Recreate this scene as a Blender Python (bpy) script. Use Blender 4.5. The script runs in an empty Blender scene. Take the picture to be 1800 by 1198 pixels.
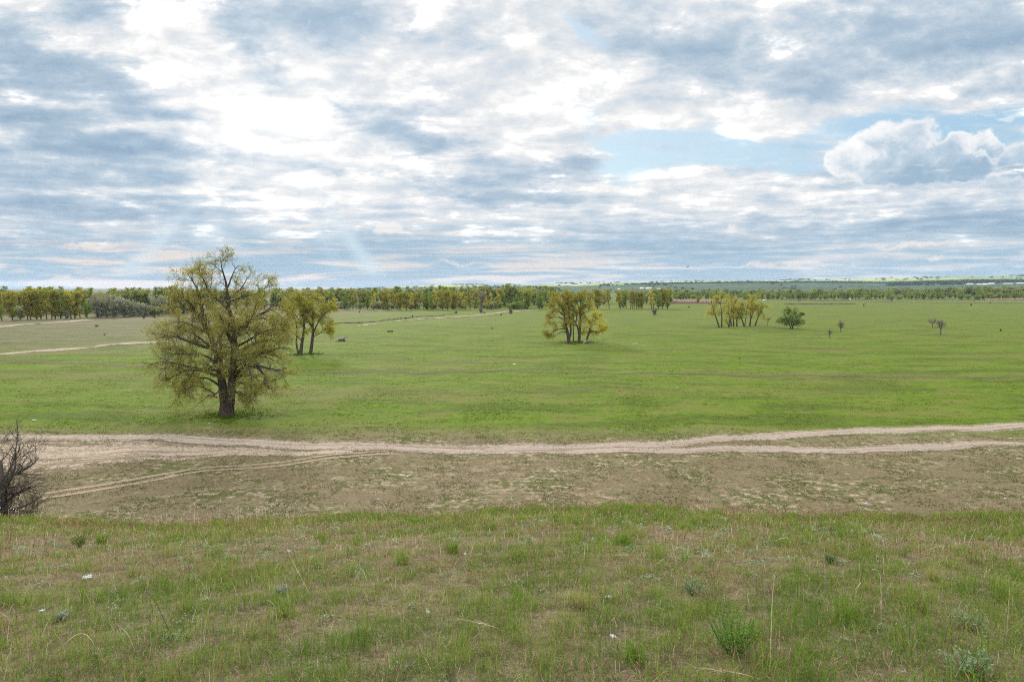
import bpy, bmesh, math, random
import numpy as np
from mathutils import Vector, Matrix, noise as mnoise

R = math.radians
rng = np.random.default_rng(11)
random.seed(11)
S = bpy.context.scene
COL = S.collection

# ------------------------------------------------------------------ camera
CAM_H = 14.0                       # eye height above the river meadow (metres)
F = 1200.0                         # focal length in pixels of the 1800 px wide photograph
PITCH = math.atan(93.0 / F)
cam_d = bpy.data.cameras.new('camera')
cam_d.sensor_width = 36.0
cam_d.lens = 36.0 * F / 1800.0
cam_d.clip_start = 0.1
cam_d.clip_end = 60000.0
cam = bpy.data.objects.new('camera', cam_d)
COL.objects.link(cam)
cam.location = (0, 0, CAM_H)
cam.rotation_euler = (R(90) - PITCH, 0, 0)
S.camera = cam

def ray(px, py):
    cx, cz = (px - 900.0) / F, (599.0 - py) / F
    return Vector((cx, math.cos(PITCH) + math.sin(PITCH) * cz, -math.sin(PITCH) + math.cos(PITCH) * cz))

def at(px, py, z=0.0):
    """ground point of the plain seen at that pixel of the photograph"""
    d = ray(px, py)
    t = (z - CAM_H) / d.z
    return Vector((d.x * t, d.y * t, z))

def uw(px, py):
    d = ray(px, py)
    return d.x / d.y, d.z / d.y

# ------------------------------------------------------------------ tags
def tag(o, label=None, cat=None, group=None, kind=None):
    if label: o['label'] = label
    if cat: o['category'] = cat
    if group: o['group'] = group
    if kind: o['kind'] = kind
    return o

def link(name, me, parent=None):
    o = bpy.data.objects.new(name, me)
    COL.objects.link(o)
    if parent is not None: o.parent = parent
    return o

def empty(name, loc, rz=0.0, scale=1.0):
    o = bpy.data.objects.new(name, None)
    COL.objects.link(o)
    o.location = loc
    o.rotation_euler = (0, 0, rz)
    o.scale = (scale,) * 3 if not hasattr(scale, '__len__') else scale
    o.empty_display_size = 0.3
    return o

def mesh_np(name, verts, loops, sizes, mats, col=None, midx=None, smooth=False):
    """mesh from numpy arrays: verts (n,3), flat loop indices, face sizes"""
    me = bpy.data.meshes.new(name)
    verts = np.asarray(verts, np.float32)
    loops = np.asarray(loops, np.int32).ravel()
    sizes = np.asarray(sizes, np.int32)
    me.vertices.add(len(verts)); me.vertices.foreach_set('co', verts.ravel())
    me.loops.add(len(loops)); me.loops.foreach_set('vertex_index', loops)
    me.polygons.add(len(sizes))
    starts = np.concatenate(([0], np.cumsum(sizes)[:-1])).astype(np.int32)
    me.polygons.foreach_set('loop_start', starts)
    me.polygons.foreach_set('loop_total', sizes)
    if midx is not None:
        me.polygons.foreach_set('material_index', np.asarray(midx, np.int32))
    me.polygons.foreach_set('use_smooth', np.full(len(sizes), bool(smooth)))
    for m in (mats if isinstance(mats, (list, tuple)) else [mats]):
        me.materials.append(m)
    if col is not None:
        a = me.color_attributes.new('tint', 'FLOAT_COLOR', 'POINT')
        c = np.ones((len(verts), 4), np.float32); c[:, :col.shape[1]] = col
        a.data.foreach_set('color', c.ravel())
    me.update(calc_edges=True)
    me.validate()
    return me

# ------------------------------------------------------------------ node helper
class NT:
    def __init__(self, tree):
        self.t = tree; self.n = tree.nodes; self.l = tree.links
    def put(self, sock, v):
        if v is None: return
        if isinstance(v, bpy.types.NodeSocket): self.l.new(v, sock)
        else:
            if hasattr(v, '__len__') and sock.type == 'RGBA' and len(v) == 3: v = (*v, 1.0)
            sock.default_value = v
    def m(self, op, a, b=None, c=None, clamp=False):
        n = self.n.new('ShaderNodeMath'); n.operation = op; n.use_clamp = clamp
        for i, v in enumerate((a, b, c)): self.put(n.inputs[i], v) if v is not None else None
        return n.outputs[0]
    def vm(self, op, a, b=None, out=0, scale=None):
        n = self.n.new('ShaderNodeVectorMath'); n.operation = op
        self.put(n.inputs[0], a)
        if b is not None: self.put(n.inputs[1], b)
        if scale is not None: self.put(n.inputs['Scale'], scale)
        return n.outputs['Value'] if out == 'v' else n.outputs[0]
    def sep(self, v):
        n = self.n.new('ShaderNodeSeparateXYZ'); self.put(n.inputs[0], v); return n.outputs
    def comb(self, x=0.0, y=0.0, z=0.0):
        n = self.n.new('ShaderNodeCombineXYZ')
        for i, v in enumerate((x, y, z)): self.put(n.inputs[i], v)
        return n.outputs[0]
    def noise(self, v, scale=1.0, detail=4.0, rough=0.5, dist=0.0, lac=2.0, color=False):
        n = self.n.new('ShaderNodeTexNoise'); n.noise_dimensions = '3D'
        self.put(n.inputs['Vector'], v)
        for k, x in (('Scale', scale), ('Detail', detail), ('Roughness', rough), ('Distortion', dist), ('Lacunarity', lac)):
            self.put(n.inputs[k], x)
        return n.outputs['Color' if color else 'Fac']
    def ss(self, v, lo, hi, a=0.0, b=1.0):
        n = self.n.new('ShaderNodeMapRange'); n.interpolation_type = 'SMOOTHSTEP'
        for i, x in enumerate((v, lo, hi, a, b)): self.put(n.inputs[i], x)
        return n.outputs[0]
    def lin(self, v, lo, hi, a=0.0, b=1.0, clamp=True):
        n = self.n.new('ShaderNodeMapRange'); n.clamp = clamp
        for i, x in enumerate((v, lo, hi, a, b)): self.put(n.inputs[i], x)
        return n.outputs[0]
    def mix(self, f, a, b, mode='MIX'):
        n = self.n.new('ShaderNodeMix'); n.data_type = 'RGBA'; n.blend_type = mode
        self.put(n.inputs[0], f); self.put(n.inputs[6], a); self.put(n.inputs[7], b)
        return n.outputs[2]
    def ramp(self, v, stops):
        n = self.n.new('ShaderNodeValToRGB'); e = n.color_ramp.elements
        while len(e) < len(stops): e.new(0.5)
        for el, (p, c) in zip(e, stops): el.position = p; el.color = (*c, 1.0)
        self.put(n.inputs[0], v)
        return n.outputs[0]
    def map_tex(self, v, loc, rot, scale):
        n = self.n.new('ShaderNodeMapping'); n.vector_type = 'TEXTURE'
        self.put(n.inputs[0], v)
        n.inputs[1].default_value = loc; n.inputs[2].default_value = (0, 0, rot); n.inputs[3].default_value = scale
        return n.outputs[0]
    def sphere(self, v, quad=True):
        n = self.n.new('ShaderNodeTexGradient'); n.gradient_type = 'QUADRATIC_SPHERE' if quad else 'SPHERICAL'
        self.put(n.inputs[0], v); return n.outputs[1]
    def attr(self, name):
        n = self.n.new('ShaderNodeAttribute'); n.attribute_name = name; return n.outputs
# ------------------------------------------------------------------ sky, clouds, sun
SUN_AZ = math.atan2(ray(470, 215).x, ray(470, 215).y)      # to the left of the view direction
SUN_EL = R(22)
world = bpy.data.worlds.new('World'); S.world = world
world.use_nodes = True
W = NT(world.node_tree); W.n.clear()
tc = W.n.new('ShaderNodeTexCoord')
D = tc.outputs['Generated']
x, y, z = W.sep(D)
yy = W.m('MAXIMUM', y, 0.06)
u = W.m('DIVIDE', x, yy); w = W.m('DIVIDE', z, yy)
UW = W.comb(u, w, 0.0)
# cloud deck: the direction carried up to a flat layer, so clouds crowd together towards the horizon
zc = W.m('ADD', W.m('MAXIMUM', z, 0.0), 0.07)
DECK = W.comb(W.m('DIVIDE', x, zc), W.m('DIVIDE', y, zc), 0.0)
# layered strata near the horizon
STR = W.comb(W.m('MULTIPLY', u, 3.0), W.m('MULTIPLY', w, 26.0), 3.7)
nA = W.noise(DECK, 0.75, 9.0, 0.56, 0.25)
nB = W.noise(W.vm('ADD', DECK, (7.3, 2.1, 5.0)), 2.6, 8.0, 0.58, 0.3)
nC = W.noise(STR, 1.0, 8.0, 0.55, 0.35)
warp = W.noise(W.comb(W.m('MULTIPLY', u, 5.0), W.m('MULTIPLY', w, 11.0), 1.0), 1.0, 6.0, 0.6, 0.0, color=True)
UWw = W.vm('ADD', UW, W.vm('MULTIPLY', W.vm('SUBTRACT', warp, (0.5, 0.5, 0.5)), (0.20, 0.09, 0.0)))
UWw = W.vm('MULTIPLY', UWw, (1, 1, 0))

def blobs(table, base, vec):
    acc = base
    for (px, py, rx, ry, deg, amp) in table:
        c = uw(px, py)
        g = W.sphere(W.map_tex(vec, (c[0], c[1], 0), R(deg), (rx / F, ry / F, 1.0)))
        acc = W.m('MULTIPLY_ADD', g, amp, acc)
    return acc

# amp > 0: grey underside, amp < 0: bright thin cloud
SHADE = [
 (470, 215, 330, 190, -15, -1.10), (330, 110, 200, 110, -40, -.50), (620, 325, 420, 60, -4, -.55), (560, 120, 180, 150, 0, -.30),
 (880, 170, 300, 190, 0, -.55), (660, 90, 160, 130, 0, -.4), (1120, 215, 420, 75, 4, -.60), (1500, 205, 330, 50, 9, -.50), (960, 60, 170, 100, 0, -.40),
 (70, 35, 240, 38, 4, -.40), (215, 95, 150, 35, -30, -.35), (75, 180, 260, 28, -6, -.30), (260, 232, 220, 30, -10, -.30),
 (60, 100, 210, 90, -25, .85), (190, 170, 440, 62, -9, .80), (40, 200, 260, 80, 0, .55), (40, 280, 470, 170, 0, .42), (380, 205, 190, 26, -8, .45), (210, 245, 420, 42, -7, .60),
 (300, 280, 340, 40, -3, .45), (80, 300, 420, 60, 0, .60), (120, 365, 420, 90, 0, .55),
 (220, 0, 330, 45, 6, .65), (420, 50, 150, 110, -60, .75), (480, 140, 120, 60, -50, .55), (560, 30, 190, 95, -12, .65),
 (600, 195, 210, 42, -17, .75), (700, 215, 160, 36, -8, .40), (770, 246, 190, 30, 0, .75), (540, 285, 230, 24, -3, .50), (790, 195, 150, 45, 0, .40),
 (740, 35, 100, 60, 0, .30), (880, 100, 260, 60, 0, .22), (960, 190, 160, 50, 0, .30), (880, 315, 250, 55, 0, .55), (1000, 300, 160, 42, -4, .70), (840, 352, 130, 26, 0, .65), (960, 345, 160, 24, 0, .35),
 (1270, 75, 330, 100, -5, .62), (1330, 165, 330, 60, 0, .35), (1180, 95, 160, 60, 0, .25), (1560, 90, 420, 140, 0, .52), (1700, 55, 340, 150, 0, .62), (1470, 40, 220, 60, 0, .25),
 (1700, 365, 330, 95, 0, .62), (1760, 400, 260, 60, 0, .30), (1450, 400, 420, 50, 0, .25), (1250, 345, 420, 50, 0, -.25), (1250, 320, 260, 30, 2, -.35),
 (1000, 440, 1500, 78, 0, .45), (330, 430, 900, 70, 0, .28),
]
elev = w
layout = blobs(SHADE, 0.40, UWw)
layout = W.lin(layout, -0.26, 0.98, 0.03, 0.70)
nD = W.noise(W.comb(W.m('MULTIPLY', u, 11.0), W.m('MULTIPLY', w, 21.0), 6.0), 1.0, 7.0, 0.6, 0.25)
grain = W.m('MULTIPLY', W.m('SUBTRACT', nA, 0.5), 0.55)
grain = W.m('MULTIPLY_ADD', W.m('SUBTRACT', nB, 0.5), 1.15, grain)
grain = W.m('MULTIPLY_ADD', W.m('SUBTRACT', nD, 0.5), 0.65, grain)
strata = W.m('ADD', W.ss(elev, 0.05, 0.30, 1.0, 0.0), W.ss(u, -0.30, -0.62))
grain = W.m('MULTIPLY_ADD', W.m('MULTIPLY', W.m('SUBTRACT', nC, 0.5), W.m('MINIMUM', strata, 1.0)), 1.5, grain)
nF = W.noise(W.comb(W.m('MULTIPLY', u, 26.0), W.m('MULTIPLY', w, 46.0), 2.2), 1.0, 6.0, 0.62, 0.3)
grain = W.m('MULTIPLY_ADD', W.m('SUBTRACT', nF, 0.5), 0.55, grain)
shade = W.m('ADD', layout, W.m('MULTIPLY', grain, 0.86))
# thin bright veil above, broken grey cloud bases below it with fairly crisp torn edges
veil_v = W.m('ADD', W.m('MULTIPLY', W.m('SUBTRACT', nD, 0.5), 1.1), W.m('MULTIPLY', W.m('SUBTRACT', nB, 0.5), 0.9))
veil_v = W.m('MULTIPLY_ADD', shade, 0.45, veil_v)
veil = W.ramp(W.m('ADD', veil_v, 0.10), [(-0.0, (1.3, 1.28, 1.24)), (0.12, (.86, .855, .845)), (0.25, (.735, .75, .76)), (0.46, (.58, .635, .69)), (0.75, (.47, .56, .65))])
base_in = W.ss(shade, 0.20, 0.60)
base_col = W.ramp(W.m('ADD', shade, -0.08), [(0.26, (.62, .67, .73)), (0.42, (.485, .575, .66)), (0.60, (.36, .47, .58)), (0.85, (.25, .365, .49))])
deck_col = W.mix(W.m('MULTIPLY', base_in, 0.92), veil, base_col)
# towards the horizon the layers are seen through more air: flatter blue grey with warm lit slits
nS = W.noise(W.comb(W.m('MULTIPLY', u, 4.5), W.m('MULTIPLY', w, 70.0), 9.0), 1.0, 8.0, 0.6, 0.6)
slit = W.ss(nS, 0.47, 0.62)
warm = W.mix(W.ss(u, -0.9, 0.75), (.98, .72, .54), (.70, .68, .66))
lowcol = W.mix(W.ss(nS, 0.30, 0.62), (.27, .415, .535), (.37, .505, .61))
lowcol = W.mix(W.ss(elev, 0.0, 0.03, 0.75, 0.0), lowcol, (.27, .33, .375))
lowcol = W.mix(W.m('MULTIPLY', slit, W.ss(elev, 0.0, 0.08, 1.0, 0.6)), lowcol, warm)
deck_col = W.mix(W.ss(W.m('MULTIPLY_ADD', W.m('SUBTRACT', nC, 0.5), 0.10, elev), 0.012, 0.125, 0.90, 0.0), deck_col, lowcol)
# gaps with blue sky
HOLES = [(1250, 268, 320, 60, 2, 1.0), (1130, 285, 120, 62, 0, .85), (1500, 235, 330, 40, 9, 1.0), (1650, 228, 320, 68, 8, 1.2), (1760, 235, 130, 60, 0, .8),
         (1420, 300, 150, 40, 0, .5), (1018, 66, 80, 30, -35, .7), (1022, 218, 70, 34, -40, .6)]
hole = blobs(HOLES, 0.0, UWw)
hole = W.m('ADD', hole, W.m('MULTIPLY', W.m('SUBTRACT', nB, 0.52), 0.9))
holeF = W.ss(hole, 0.08, 0.50)
wisp = W.noise(W.comb(W.m('MULTIPLY', u, 6.0), W.m('MULTIPLY', w, 40.0), 2.0), 1.0, 7.0, 0.6, 0.5)
holeF = W.m('MULTIPLY', holeF, W.ss(wisp, 0.42, 0.70, 1.0, 0.35))
# cumulus heap on the right, puffs of different size with a cauliflower outline
pn = W.noise(W.comb(W.m('MULTIPLY', u, 30.0), W.m('MULTIPLY', w, 30.0), 4.0), 1.0, 7.0, 0.55, 0.0, color=True)
vor = W.n.new('ShaderNodeTexVoronoi'); vor.feature = 'SMOOTH_F1'; vor.inputs['Scale'].default_value = 42.0; vor.inputs['Smoothness'].default_value = 0.35
UWc = W.vm('ADD', UW, W.vm('MULTIPLY', W.vm('SUBTRACT', pn, (0.5, 0.5, 0.5)), (0.046, 0.036, 0.0)))
UWc = W.vm('MULTIPLY', UWc, (1, 1, 0))
W.l.new(UWc, vor.inputs['Vector'])
PUFF = [(1490, 285, 46, 34, 0), (1520, 262, 50, 38, 0), (1560, 250, 58, 40, 20), (1600, 250, 60, 48, 0), (1610, 230, 42, 26, 20), (1560, 290, 100, 44, 0), (1650, 285, 90, 44, 0),
        (1670, 262, 50, 26, 20), (1700, 255, 44, 20, 10), (1730, 248, 34, 22, 0), (1745, 262, 30, 20, 0), (1700, 295, 60, 30, 0), (1795, 280, 60, 36, 25), (1840, 285, 70, 50, 0) ]
pf = None
for (px, py, rx, ry, deg) in PUFF:
    c = uw(px, py)
    g = W.sphere(W.map_tex(UWc, (c[0], c[1], 0), R(deg), (rx * 1.03 / F, ry * 1.03 / F, 1.0)), quad=False)
    pf = g if pf is None else W.m('SMOOTH_MAX', pf, g, 0.10)
pf = W.m('SUBTRACT', pf, W.m('MULTIPLY', vor.outputs['Distance'], 0.20))
bottom = W.ss(W.m('MULTIPLY_ADD', W.m('SUBTRACT', nB, 0.5), 0.12, elev), uw(0, 335)[1], uw(0, 300)[1])
puffF = W.m('MULTIPLY', W.ss(pf, 0.0, 0.22), bottom)
puff_in = W.ss(pf, 0.08, 0.50)
lowp = W.ss(W.m('MULTIPLY_ADD', W.m('SUBTRACT', W.sep(pn)[0], 0.5), 0.11, elev), uw(0, 318)[1], uw(0, 238)[1], 1.0, 0.0)
nE = W.noise(W.comb(W.m('MULTIPLY', u, 13.0), W.m('MULTIPLY', w, 17.0), 8.0), 1.0, 8.0, 0.62, 0.6)
pshade = W.m('MULTIPLY_ADD', W.m('MULTIPLY', W.m('MULTIPLY', lowp, W.ss(u, uw(1455, 0)[0], uw(1610, 0)[0], 0.25, 1.0)), W.ss(pf, 0.05, 0.30)), 0.60, 0.0)
pshade = W.m('MULTIPLY_ADD', W.ss(u, uw(1500, 0)[0], uw(1640, 0)[0]), 0.16, pshade)
pshade = W.m('MULTIPLY_ADD', W.m('SUBTRACT', nE, 0.5), W.m('MULTIPLY_ADD', puff_in, 0.9, 0.35), pshade)
pshade = W.m('MULTIPLY_ADD', puff_in, 0.12, pshade)
puff_col = W.ramp(pshade, [(0.0, (.92, .91, .90)), (0.16, (.78, .80, .82)), (0.42, (.47, .575, .67)), (0.80, (.31, .435, .555))])
# sun shafts slanting down from behind the deck
sun_c = uw(470, 215)
ang = W.m('DIVIDE', W.m('SUBTRACT', u, sun_c[0]), W.m('MAXIMUM', W.m('SUBTRACT', sun_c[1], w), 0.02))
rn = W.noise(W.comb(W.m('MULTIPLY', ang, 9.0), 2.0, 0.5), 1.0, 4.0, 0.6)
def beam(c, wd): return W.ss(W.m('ABSOLUTE', W.m('SUBTRACT', ang, c)), 0.0, wd * 1.5, 1.0, 0.0)
beams = W.m('ADD', W.m('ADD', beam(0.70, .09), W.m('MULTIPLY', beam(0.50, .12), .45)), W.m('ADD', W.m('MULTIPLY', beam(-0.98, .14), .9), W.m('MULTIPLY', beam(-0.55, .12), .4)))
shaft = W.m('MULTIPLY', beams, W.ss(rn, 0.30, 0.62, 0.45, 1.0))
shaft = W.m('MULTIPLY', shaft, W.m('MULTIPLY', W.ss(elev, 0.004, 0.035), W.ss(elev, 0.07, 0.16, 1.0, 0.0)))
# open sky behind everything
sky = W.n.new('ShaderNodeTexSky'); sky.sky_type = 'NISHITA'; sky.sun_disc = False
sky.sun_elevation = SUN_EL; sky.sun_rotation = SUN_AZ
sky.altitude = 50; sky.air_density = 1.3; sky.dust_density = 0.3; sky.ozone_density = 3.0
bg_sky = W.n.new('ShaderNodeBackground'); W.l.new(sky.outputs[0], bg_sky.inputs[0]); bg_sky.inputs[1].default_value = 0.10
# overhead and behind the viewer an unseen broken deck, brightened to light the ground
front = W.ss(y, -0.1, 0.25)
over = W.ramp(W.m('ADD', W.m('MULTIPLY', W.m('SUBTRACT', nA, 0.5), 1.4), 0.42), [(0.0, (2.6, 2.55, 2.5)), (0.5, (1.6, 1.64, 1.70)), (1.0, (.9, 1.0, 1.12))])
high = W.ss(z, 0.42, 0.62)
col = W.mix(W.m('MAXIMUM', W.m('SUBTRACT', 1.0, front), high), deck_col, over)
gap = W.m('MULTIPLY', W.m('MULTIPLY', holeF, front), W.m('SUBTRACT', 1.0, puffF))
col = W.mix(gap, col, W.mix(W.ss(u, 0.05, 0.75), (.62, .765, .86), (.37, .575, .765)))      # thin high veil in the gaps
cloud_cover = W.m('SUBTRACT', 1.0, W.m('MULTIPLY', gap, 0.35))
col = W.mix(W.m('MULTIPLY', puffF, front), col, puff_col)
TINY = [(685, 404, 52, 22, 8, 1.5), (1285, 405, 60, 18, 5, 1.2), (1330, 463, 90, 12, 3, 1.2), (1400, 463, 50, 14, 3, 1.2), (830, 347, 70, 22, 8, .5), (1640, 452, 40, 9, 5, 1.3), (905, 362, 40, 12, 5, 1.3),
        (160, 432, 150, 16, 2, 1.2), (520, 395, 150, 16, 0, 1.0), (1600, 432, 330, 14, 4, .9), (820, 465, 200, 14, 0, .9), (130, 495, 240, 16, 0, 1.0), (480, 492, 200, 14, 0, .9), (1340, 293, 140, 10, 2, .5), (1770, 210, 60, 16, 8, 1.2)]
tiny = W.m('MULTIPLY_ADD', W.m('SUBTRACT', nD, 0.5), 1.6, blobs(TINY, -0.28, UWc))
tinyF = W.m('MULTIPLY', W.ss(tiny, 0.0, 0.6), W.m('MULTIPLY', front, 0.65))
col = W.mix(tinyF, col, W.mix(W.ss(elev, 0.03, 0.16), (.84, .74, .67), (.96, .96, .95)))
cloud_cover = W.m('MAXIMUM', cloud_cover, tinyF)
g_sun = W.sphere(W.map_tex(UW, (sun_c[0], sun_c[1], 0), 0.0, (400 / F, 270 / F, 1.0)))      # the veiled sun brightens the cloud round it
col = W.vm('SCALE', col, scale=W.m('MULTIPLY_ADD', g_sun, 0.12, 1.0))
col = W.mix(W.m('MULTIPLY', shaft, 0.56, clamp=True), col, (.66, .78, .84))
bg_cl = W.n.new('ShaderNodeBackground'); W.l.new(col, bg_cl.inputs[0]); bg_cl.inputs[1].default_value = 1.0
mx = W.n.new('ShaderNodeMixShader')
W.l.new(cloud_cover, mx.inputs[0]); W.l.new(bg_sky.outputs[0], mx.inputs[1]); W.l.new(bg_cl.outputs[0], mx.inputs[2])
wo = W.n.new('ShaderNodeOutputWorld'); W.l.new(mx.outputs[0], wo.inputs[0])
world.cycles.sampling_method = 'MANUAL'; world.cycles.sample_map_resolution = 512

sun_d = bpy.data.lights.new('sun', 'SUN')
sun_d.energy = 3.2; sun_d.angle = R(10); sun_d.color = (1.0, 0.93, 0.82)
sun = bpy.data.objects.new('sun', sun_d); COL.objects.link(sun)
sd = Vector((math.sin(SUN_AZ) * math.cos(SUN_EL), math.cos(SUN_AZ) * math.cos(SUN_EL), math.sin(SUN_EL)))
sun.rotation_euler = sd.to_track_quat('Z', 'Y').to_euler()
sun.location = sd * 60

S.view_settings.view_transform = 'Standard'; S.view_settings.look = 'None'
S.view_settings.exposure = 0.17; S.view_settings.gamma = 1.0
S.render.engine = 'CYCLES'
S.cycles.use_denoising = False; S.cycles.denoising_prefilter = 'ACCURATE'; S.cycles.filter_width = 1.1
S.cycles.max_bounces = 6; S.cycles.diffuse_bounces = 3; S.cycles.glossy_bounces = 2
S.cycles.transmission_bounces = 3; S.cycles.transparent_max_bounces = 12; S.cycles.volume_bounces = 0
# ------------------------------------------------------------------ terrain
_w = np.random.default_rng(5)
_WAVES = [(a, *(np.array([math.cos(t), math.sin(t)]) * (2 * math.pi / L)), p)
          for (a, L) in ((.055, 23), (.05, 17), (.04, 11), (.035, 8.3), (.02, 6.1), (.10, 61), (.10, 83), (.012, 4.3))
          for t, p in zip(_w.uniform(0, math.pi, 2), _w.uniform(0, 6.28, 2))]

def relief(x, y):
    z = 0.0
    for a, kx, ky, p in _WAVES: z = z + a * np.sin(kx * x + ky * y + p)
    return z

def height(x, y):
    """ground height: the grassy bluff the viewer stands on, falling to the flat river meadow"""
    x = np.asarray(x, float); y = np.asarray(y, float)
    s = .097 + .0017 * np.clip(-x, 0, 25) + .00015 * np.clip(x, 0, 25)
    yp = np.clip(y, 0, None)
    hill = CAM_H - 1.7 - s * yp - .00867 * yp ** 2 + .04 * np.clip(-y, 0, 30)
    lump = .03 * np.sin(x * 1.1 + y * .7) * np.sin(y * 1.3 - .4 * x + 1) + .02 * np.sin(2.3 * x - 1.1 * y) + .03 * np.sin(.55 * x + .3)
    lump = lump + (.09 * np.sin(x * .47 + 1.2) + .06 * np.sin(x * .93 + .4 * y) + .035 * np.sin(x * 2.1 + 2)) * np.clip((y - 9) / 4, 0, 1) - .04 * np.clip((y - 9) / 4, 0, 1)
    hill = hill + lump * np.clip(y / 4, 0, 1)
    plain = relief(x, y) * np.clip((y - 36) / 20, .25, 1) * np.clip(1.4 - np.hypot(x, y) / 900, .0, 1)
    d = hill - plain
    return np.where(d > 6, hill, np.where(d < -6, plain, 0.5 * (hill + plain + np.sqrt(d * d + 1.0)) - .5 * (np.sqrt(37) - 6) * 0))

def H1(x, y): return float(height(x, y))

# ---- ground sheet: polar grid, fine in front of the bluff, reaching past the horizon
az = np.concatenate([np.linspace(-180, -52, 40)[:-1], np.linspace(-52, 52, 430), np.linspace(52, 180, 40)[1:]])
rad = np.concatenate([[0.0], np.geomspace(0.6, 14000, 470)])
A, Rr = np.meshgrid(np.radians(az), rad)
X, Y = Rr * np.sin(A), Rr * np.cos(A)
Z = height(X, Y)
na, nr = len(az), len(rad)
V = np.stack([X, Y, Z], -1).reshape(-1, 3)
i, j = np.meshgrid(np.arange(nr - 1), np.arange(na - 1), indexing='ij')
q = np.stack([i * na + j, i * na + j + 1, (i + 1) * na + j + 1, (i + 1) * na + j], -1).reshape(-1, 4)[:, ::-1]

def new_mat(name):
    m = bpy.data.materials.new(name); m.use_nodes = True
    t = NT(m.node_tree); t.n.clear()
    out = t.n.new('ShaderNodeOutputMaterial')
    return m, t, out

def principled(t, out, col, rough=0.9, normal=None, spec=0.15):
    b = t.n.new('ShaderNodeBsdfPrincipled')
    t.put(b.inputs['Base Color'], col); t.put(b.inputs['Roughness'], rough)
    b.inputs['Specular IOR Level'].default_value = spec
    if normal is not None: t.l.new(normal, b.inputs['Normal'])
    t.l.new(b.outputs[0], out.inputs[0])
    return b

def bump(t, h, strength=0.5, dist=0.05):
    n = t.n.new('ShaderNodeBump'); n.inputs['Strength'].default_value = strength; n.inputs['Distance'].default_value = dist
    t.l.new(h, n.inputs['Height']); return n.outputs[0]

mat_ground, t, out = new_mat('meadow_ground')
pos = t.n.new('ShaderNodeNewGeometry').outputs['Position']
gx, gy, gz = t.sep(pos)
P2 = t.comb(gx, gy, 0.0)
n1 = t.noise(P2, 0.035, 6, 0.6)                    # tens of metres
n2 = t.noise(P2, 0.16, 6, 0.62)
n3 = t.noise(P2, 0.9, 6, 0.65)                     # tussocks
n4 = t.noise(P2, 5.0, 5, 0.7)
n5 = t.noise(P2, 24.0, 4, 0.7)                     # stems and crumbs
n6 = t.noise(t.comb(t.m('MULTIPLY', gx, 0.012), t.m('MULTIPLY', gy, 0.05), 3.0), 1.0, 6, 0.6)
n7 = t.noise(t.comb(t.m('MULTIPLY', gx, 0.05), t.m('MULTIPLY', gy, 0.16), 9.0), 1.0, 7, 0.66)
# short meadow turf
g_green = t.mix(t.ss(n3, .40, .62), (.072, .124, .009), (.105, .163, .013))
g_dark = t.mix(t.ss(n3, .4, .6), (.052, .086, .010), (.074, .110, .014))
g_dry = t.mix(t.ss(n4, .35, .65), (.150, .135, .045), (.125, .135, .030))
turf = t.mix(t.ss(n7, .42, .53), g_dark, g_green)
turf = t.mix(t.m('MULTIPLY', t.ss(t.m('MULTIPLY_ADD', t.m('SUBTRACT', n7, .5), .7, n2), .51, .63), .62), turf, g_dry)
turf = t.mix(t.m('MULTIPLY', t.ss(n6, .52, .66), .55), turf, (.125, .112, .042))
turf = t.mix(t.m('MULTIPLY', t.ss(n4, .50, .60), .60), turf, (.142, .150, .032))
turf = t.mix(t.m('MULTIPLY', t.ss(n4, .38, .47, 1.0, 0.0), .42), turf, (.060, .090, .012))
far = t.ss(gy, 110, 330)
turf = t.mix(t.m('MULTIPLY', far, .55), turf, t.mix(t.ss(n7, .36, .62), (.098, .110, .036), (.108, .138, .024)))
# dull grazed ground on the left, towards the wood
left = t.m('MULTIPLY', t.ss(t.m('ADD', gx, t.m('MULTIPLY', n1, 60.0)), -20, -95), t.ss(gy, 120, 190))
turf = t.mix(t.m('MULTIPLY', left, t.ss(n7, .36, .56, .45, .95)), turf, t.mix(t.ss(n7, .4, .6), (.105, .098, .055), (.135, .12, .07)))
# band of bare trodden steppe between bluff and meadow
soil = t.mix(t.ss(n4, .36, .64), (.19, .143, .098), (.33, .262, .185))
thatch = t.mix(t.ss(n4, .38, .62), (.115, .093, .05), (.178, .142, .083))
stepp = t.mix(t.ss(t.m('MULTIPLY_ADD', t.m('SUBTRACT', n5, .5), .5, t.m('MULTIPLY_ADD', t.m('SUBTRACT', n1, .5), .7, n3)), .50, .72), thatch, soil)
clump = t.ss(t.m('MULTIPLY_ADD', t.m('SUBTRACT', n2, .5), .8, t.noise(t.vm('ADD', P2, (31, 7, 0)), 1.3, 5, .66)), .51, .61)
pale = t.m('MULTIPLY', t.ss(n2, .47, .60), t.ss(t.noise(P2, 1.7, 6, .7), .46, .58))
stepp = t.mix(t.m('MULTIPLY', pale, .85), stepp, (.37, .30, .215))
stepp = t.mix(t.m('MULTIPLY', clump, .85), stepp, t.mix(t.ss(n4, .4, .6), (.055, .068, .02), (.10, .105, .03)))
edge_y = t.m('MULTIPLY_ADD', t.m('SUBTRACT', n2, .5), 10.0, t.m('MULTIPLY_ADD', t.m('SUBTRACT', n3, .5), 7.0, gy))
ground_c = t.mix(t.ss(edge_y, 61.5, 70.0), stepp, turf)
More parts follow.
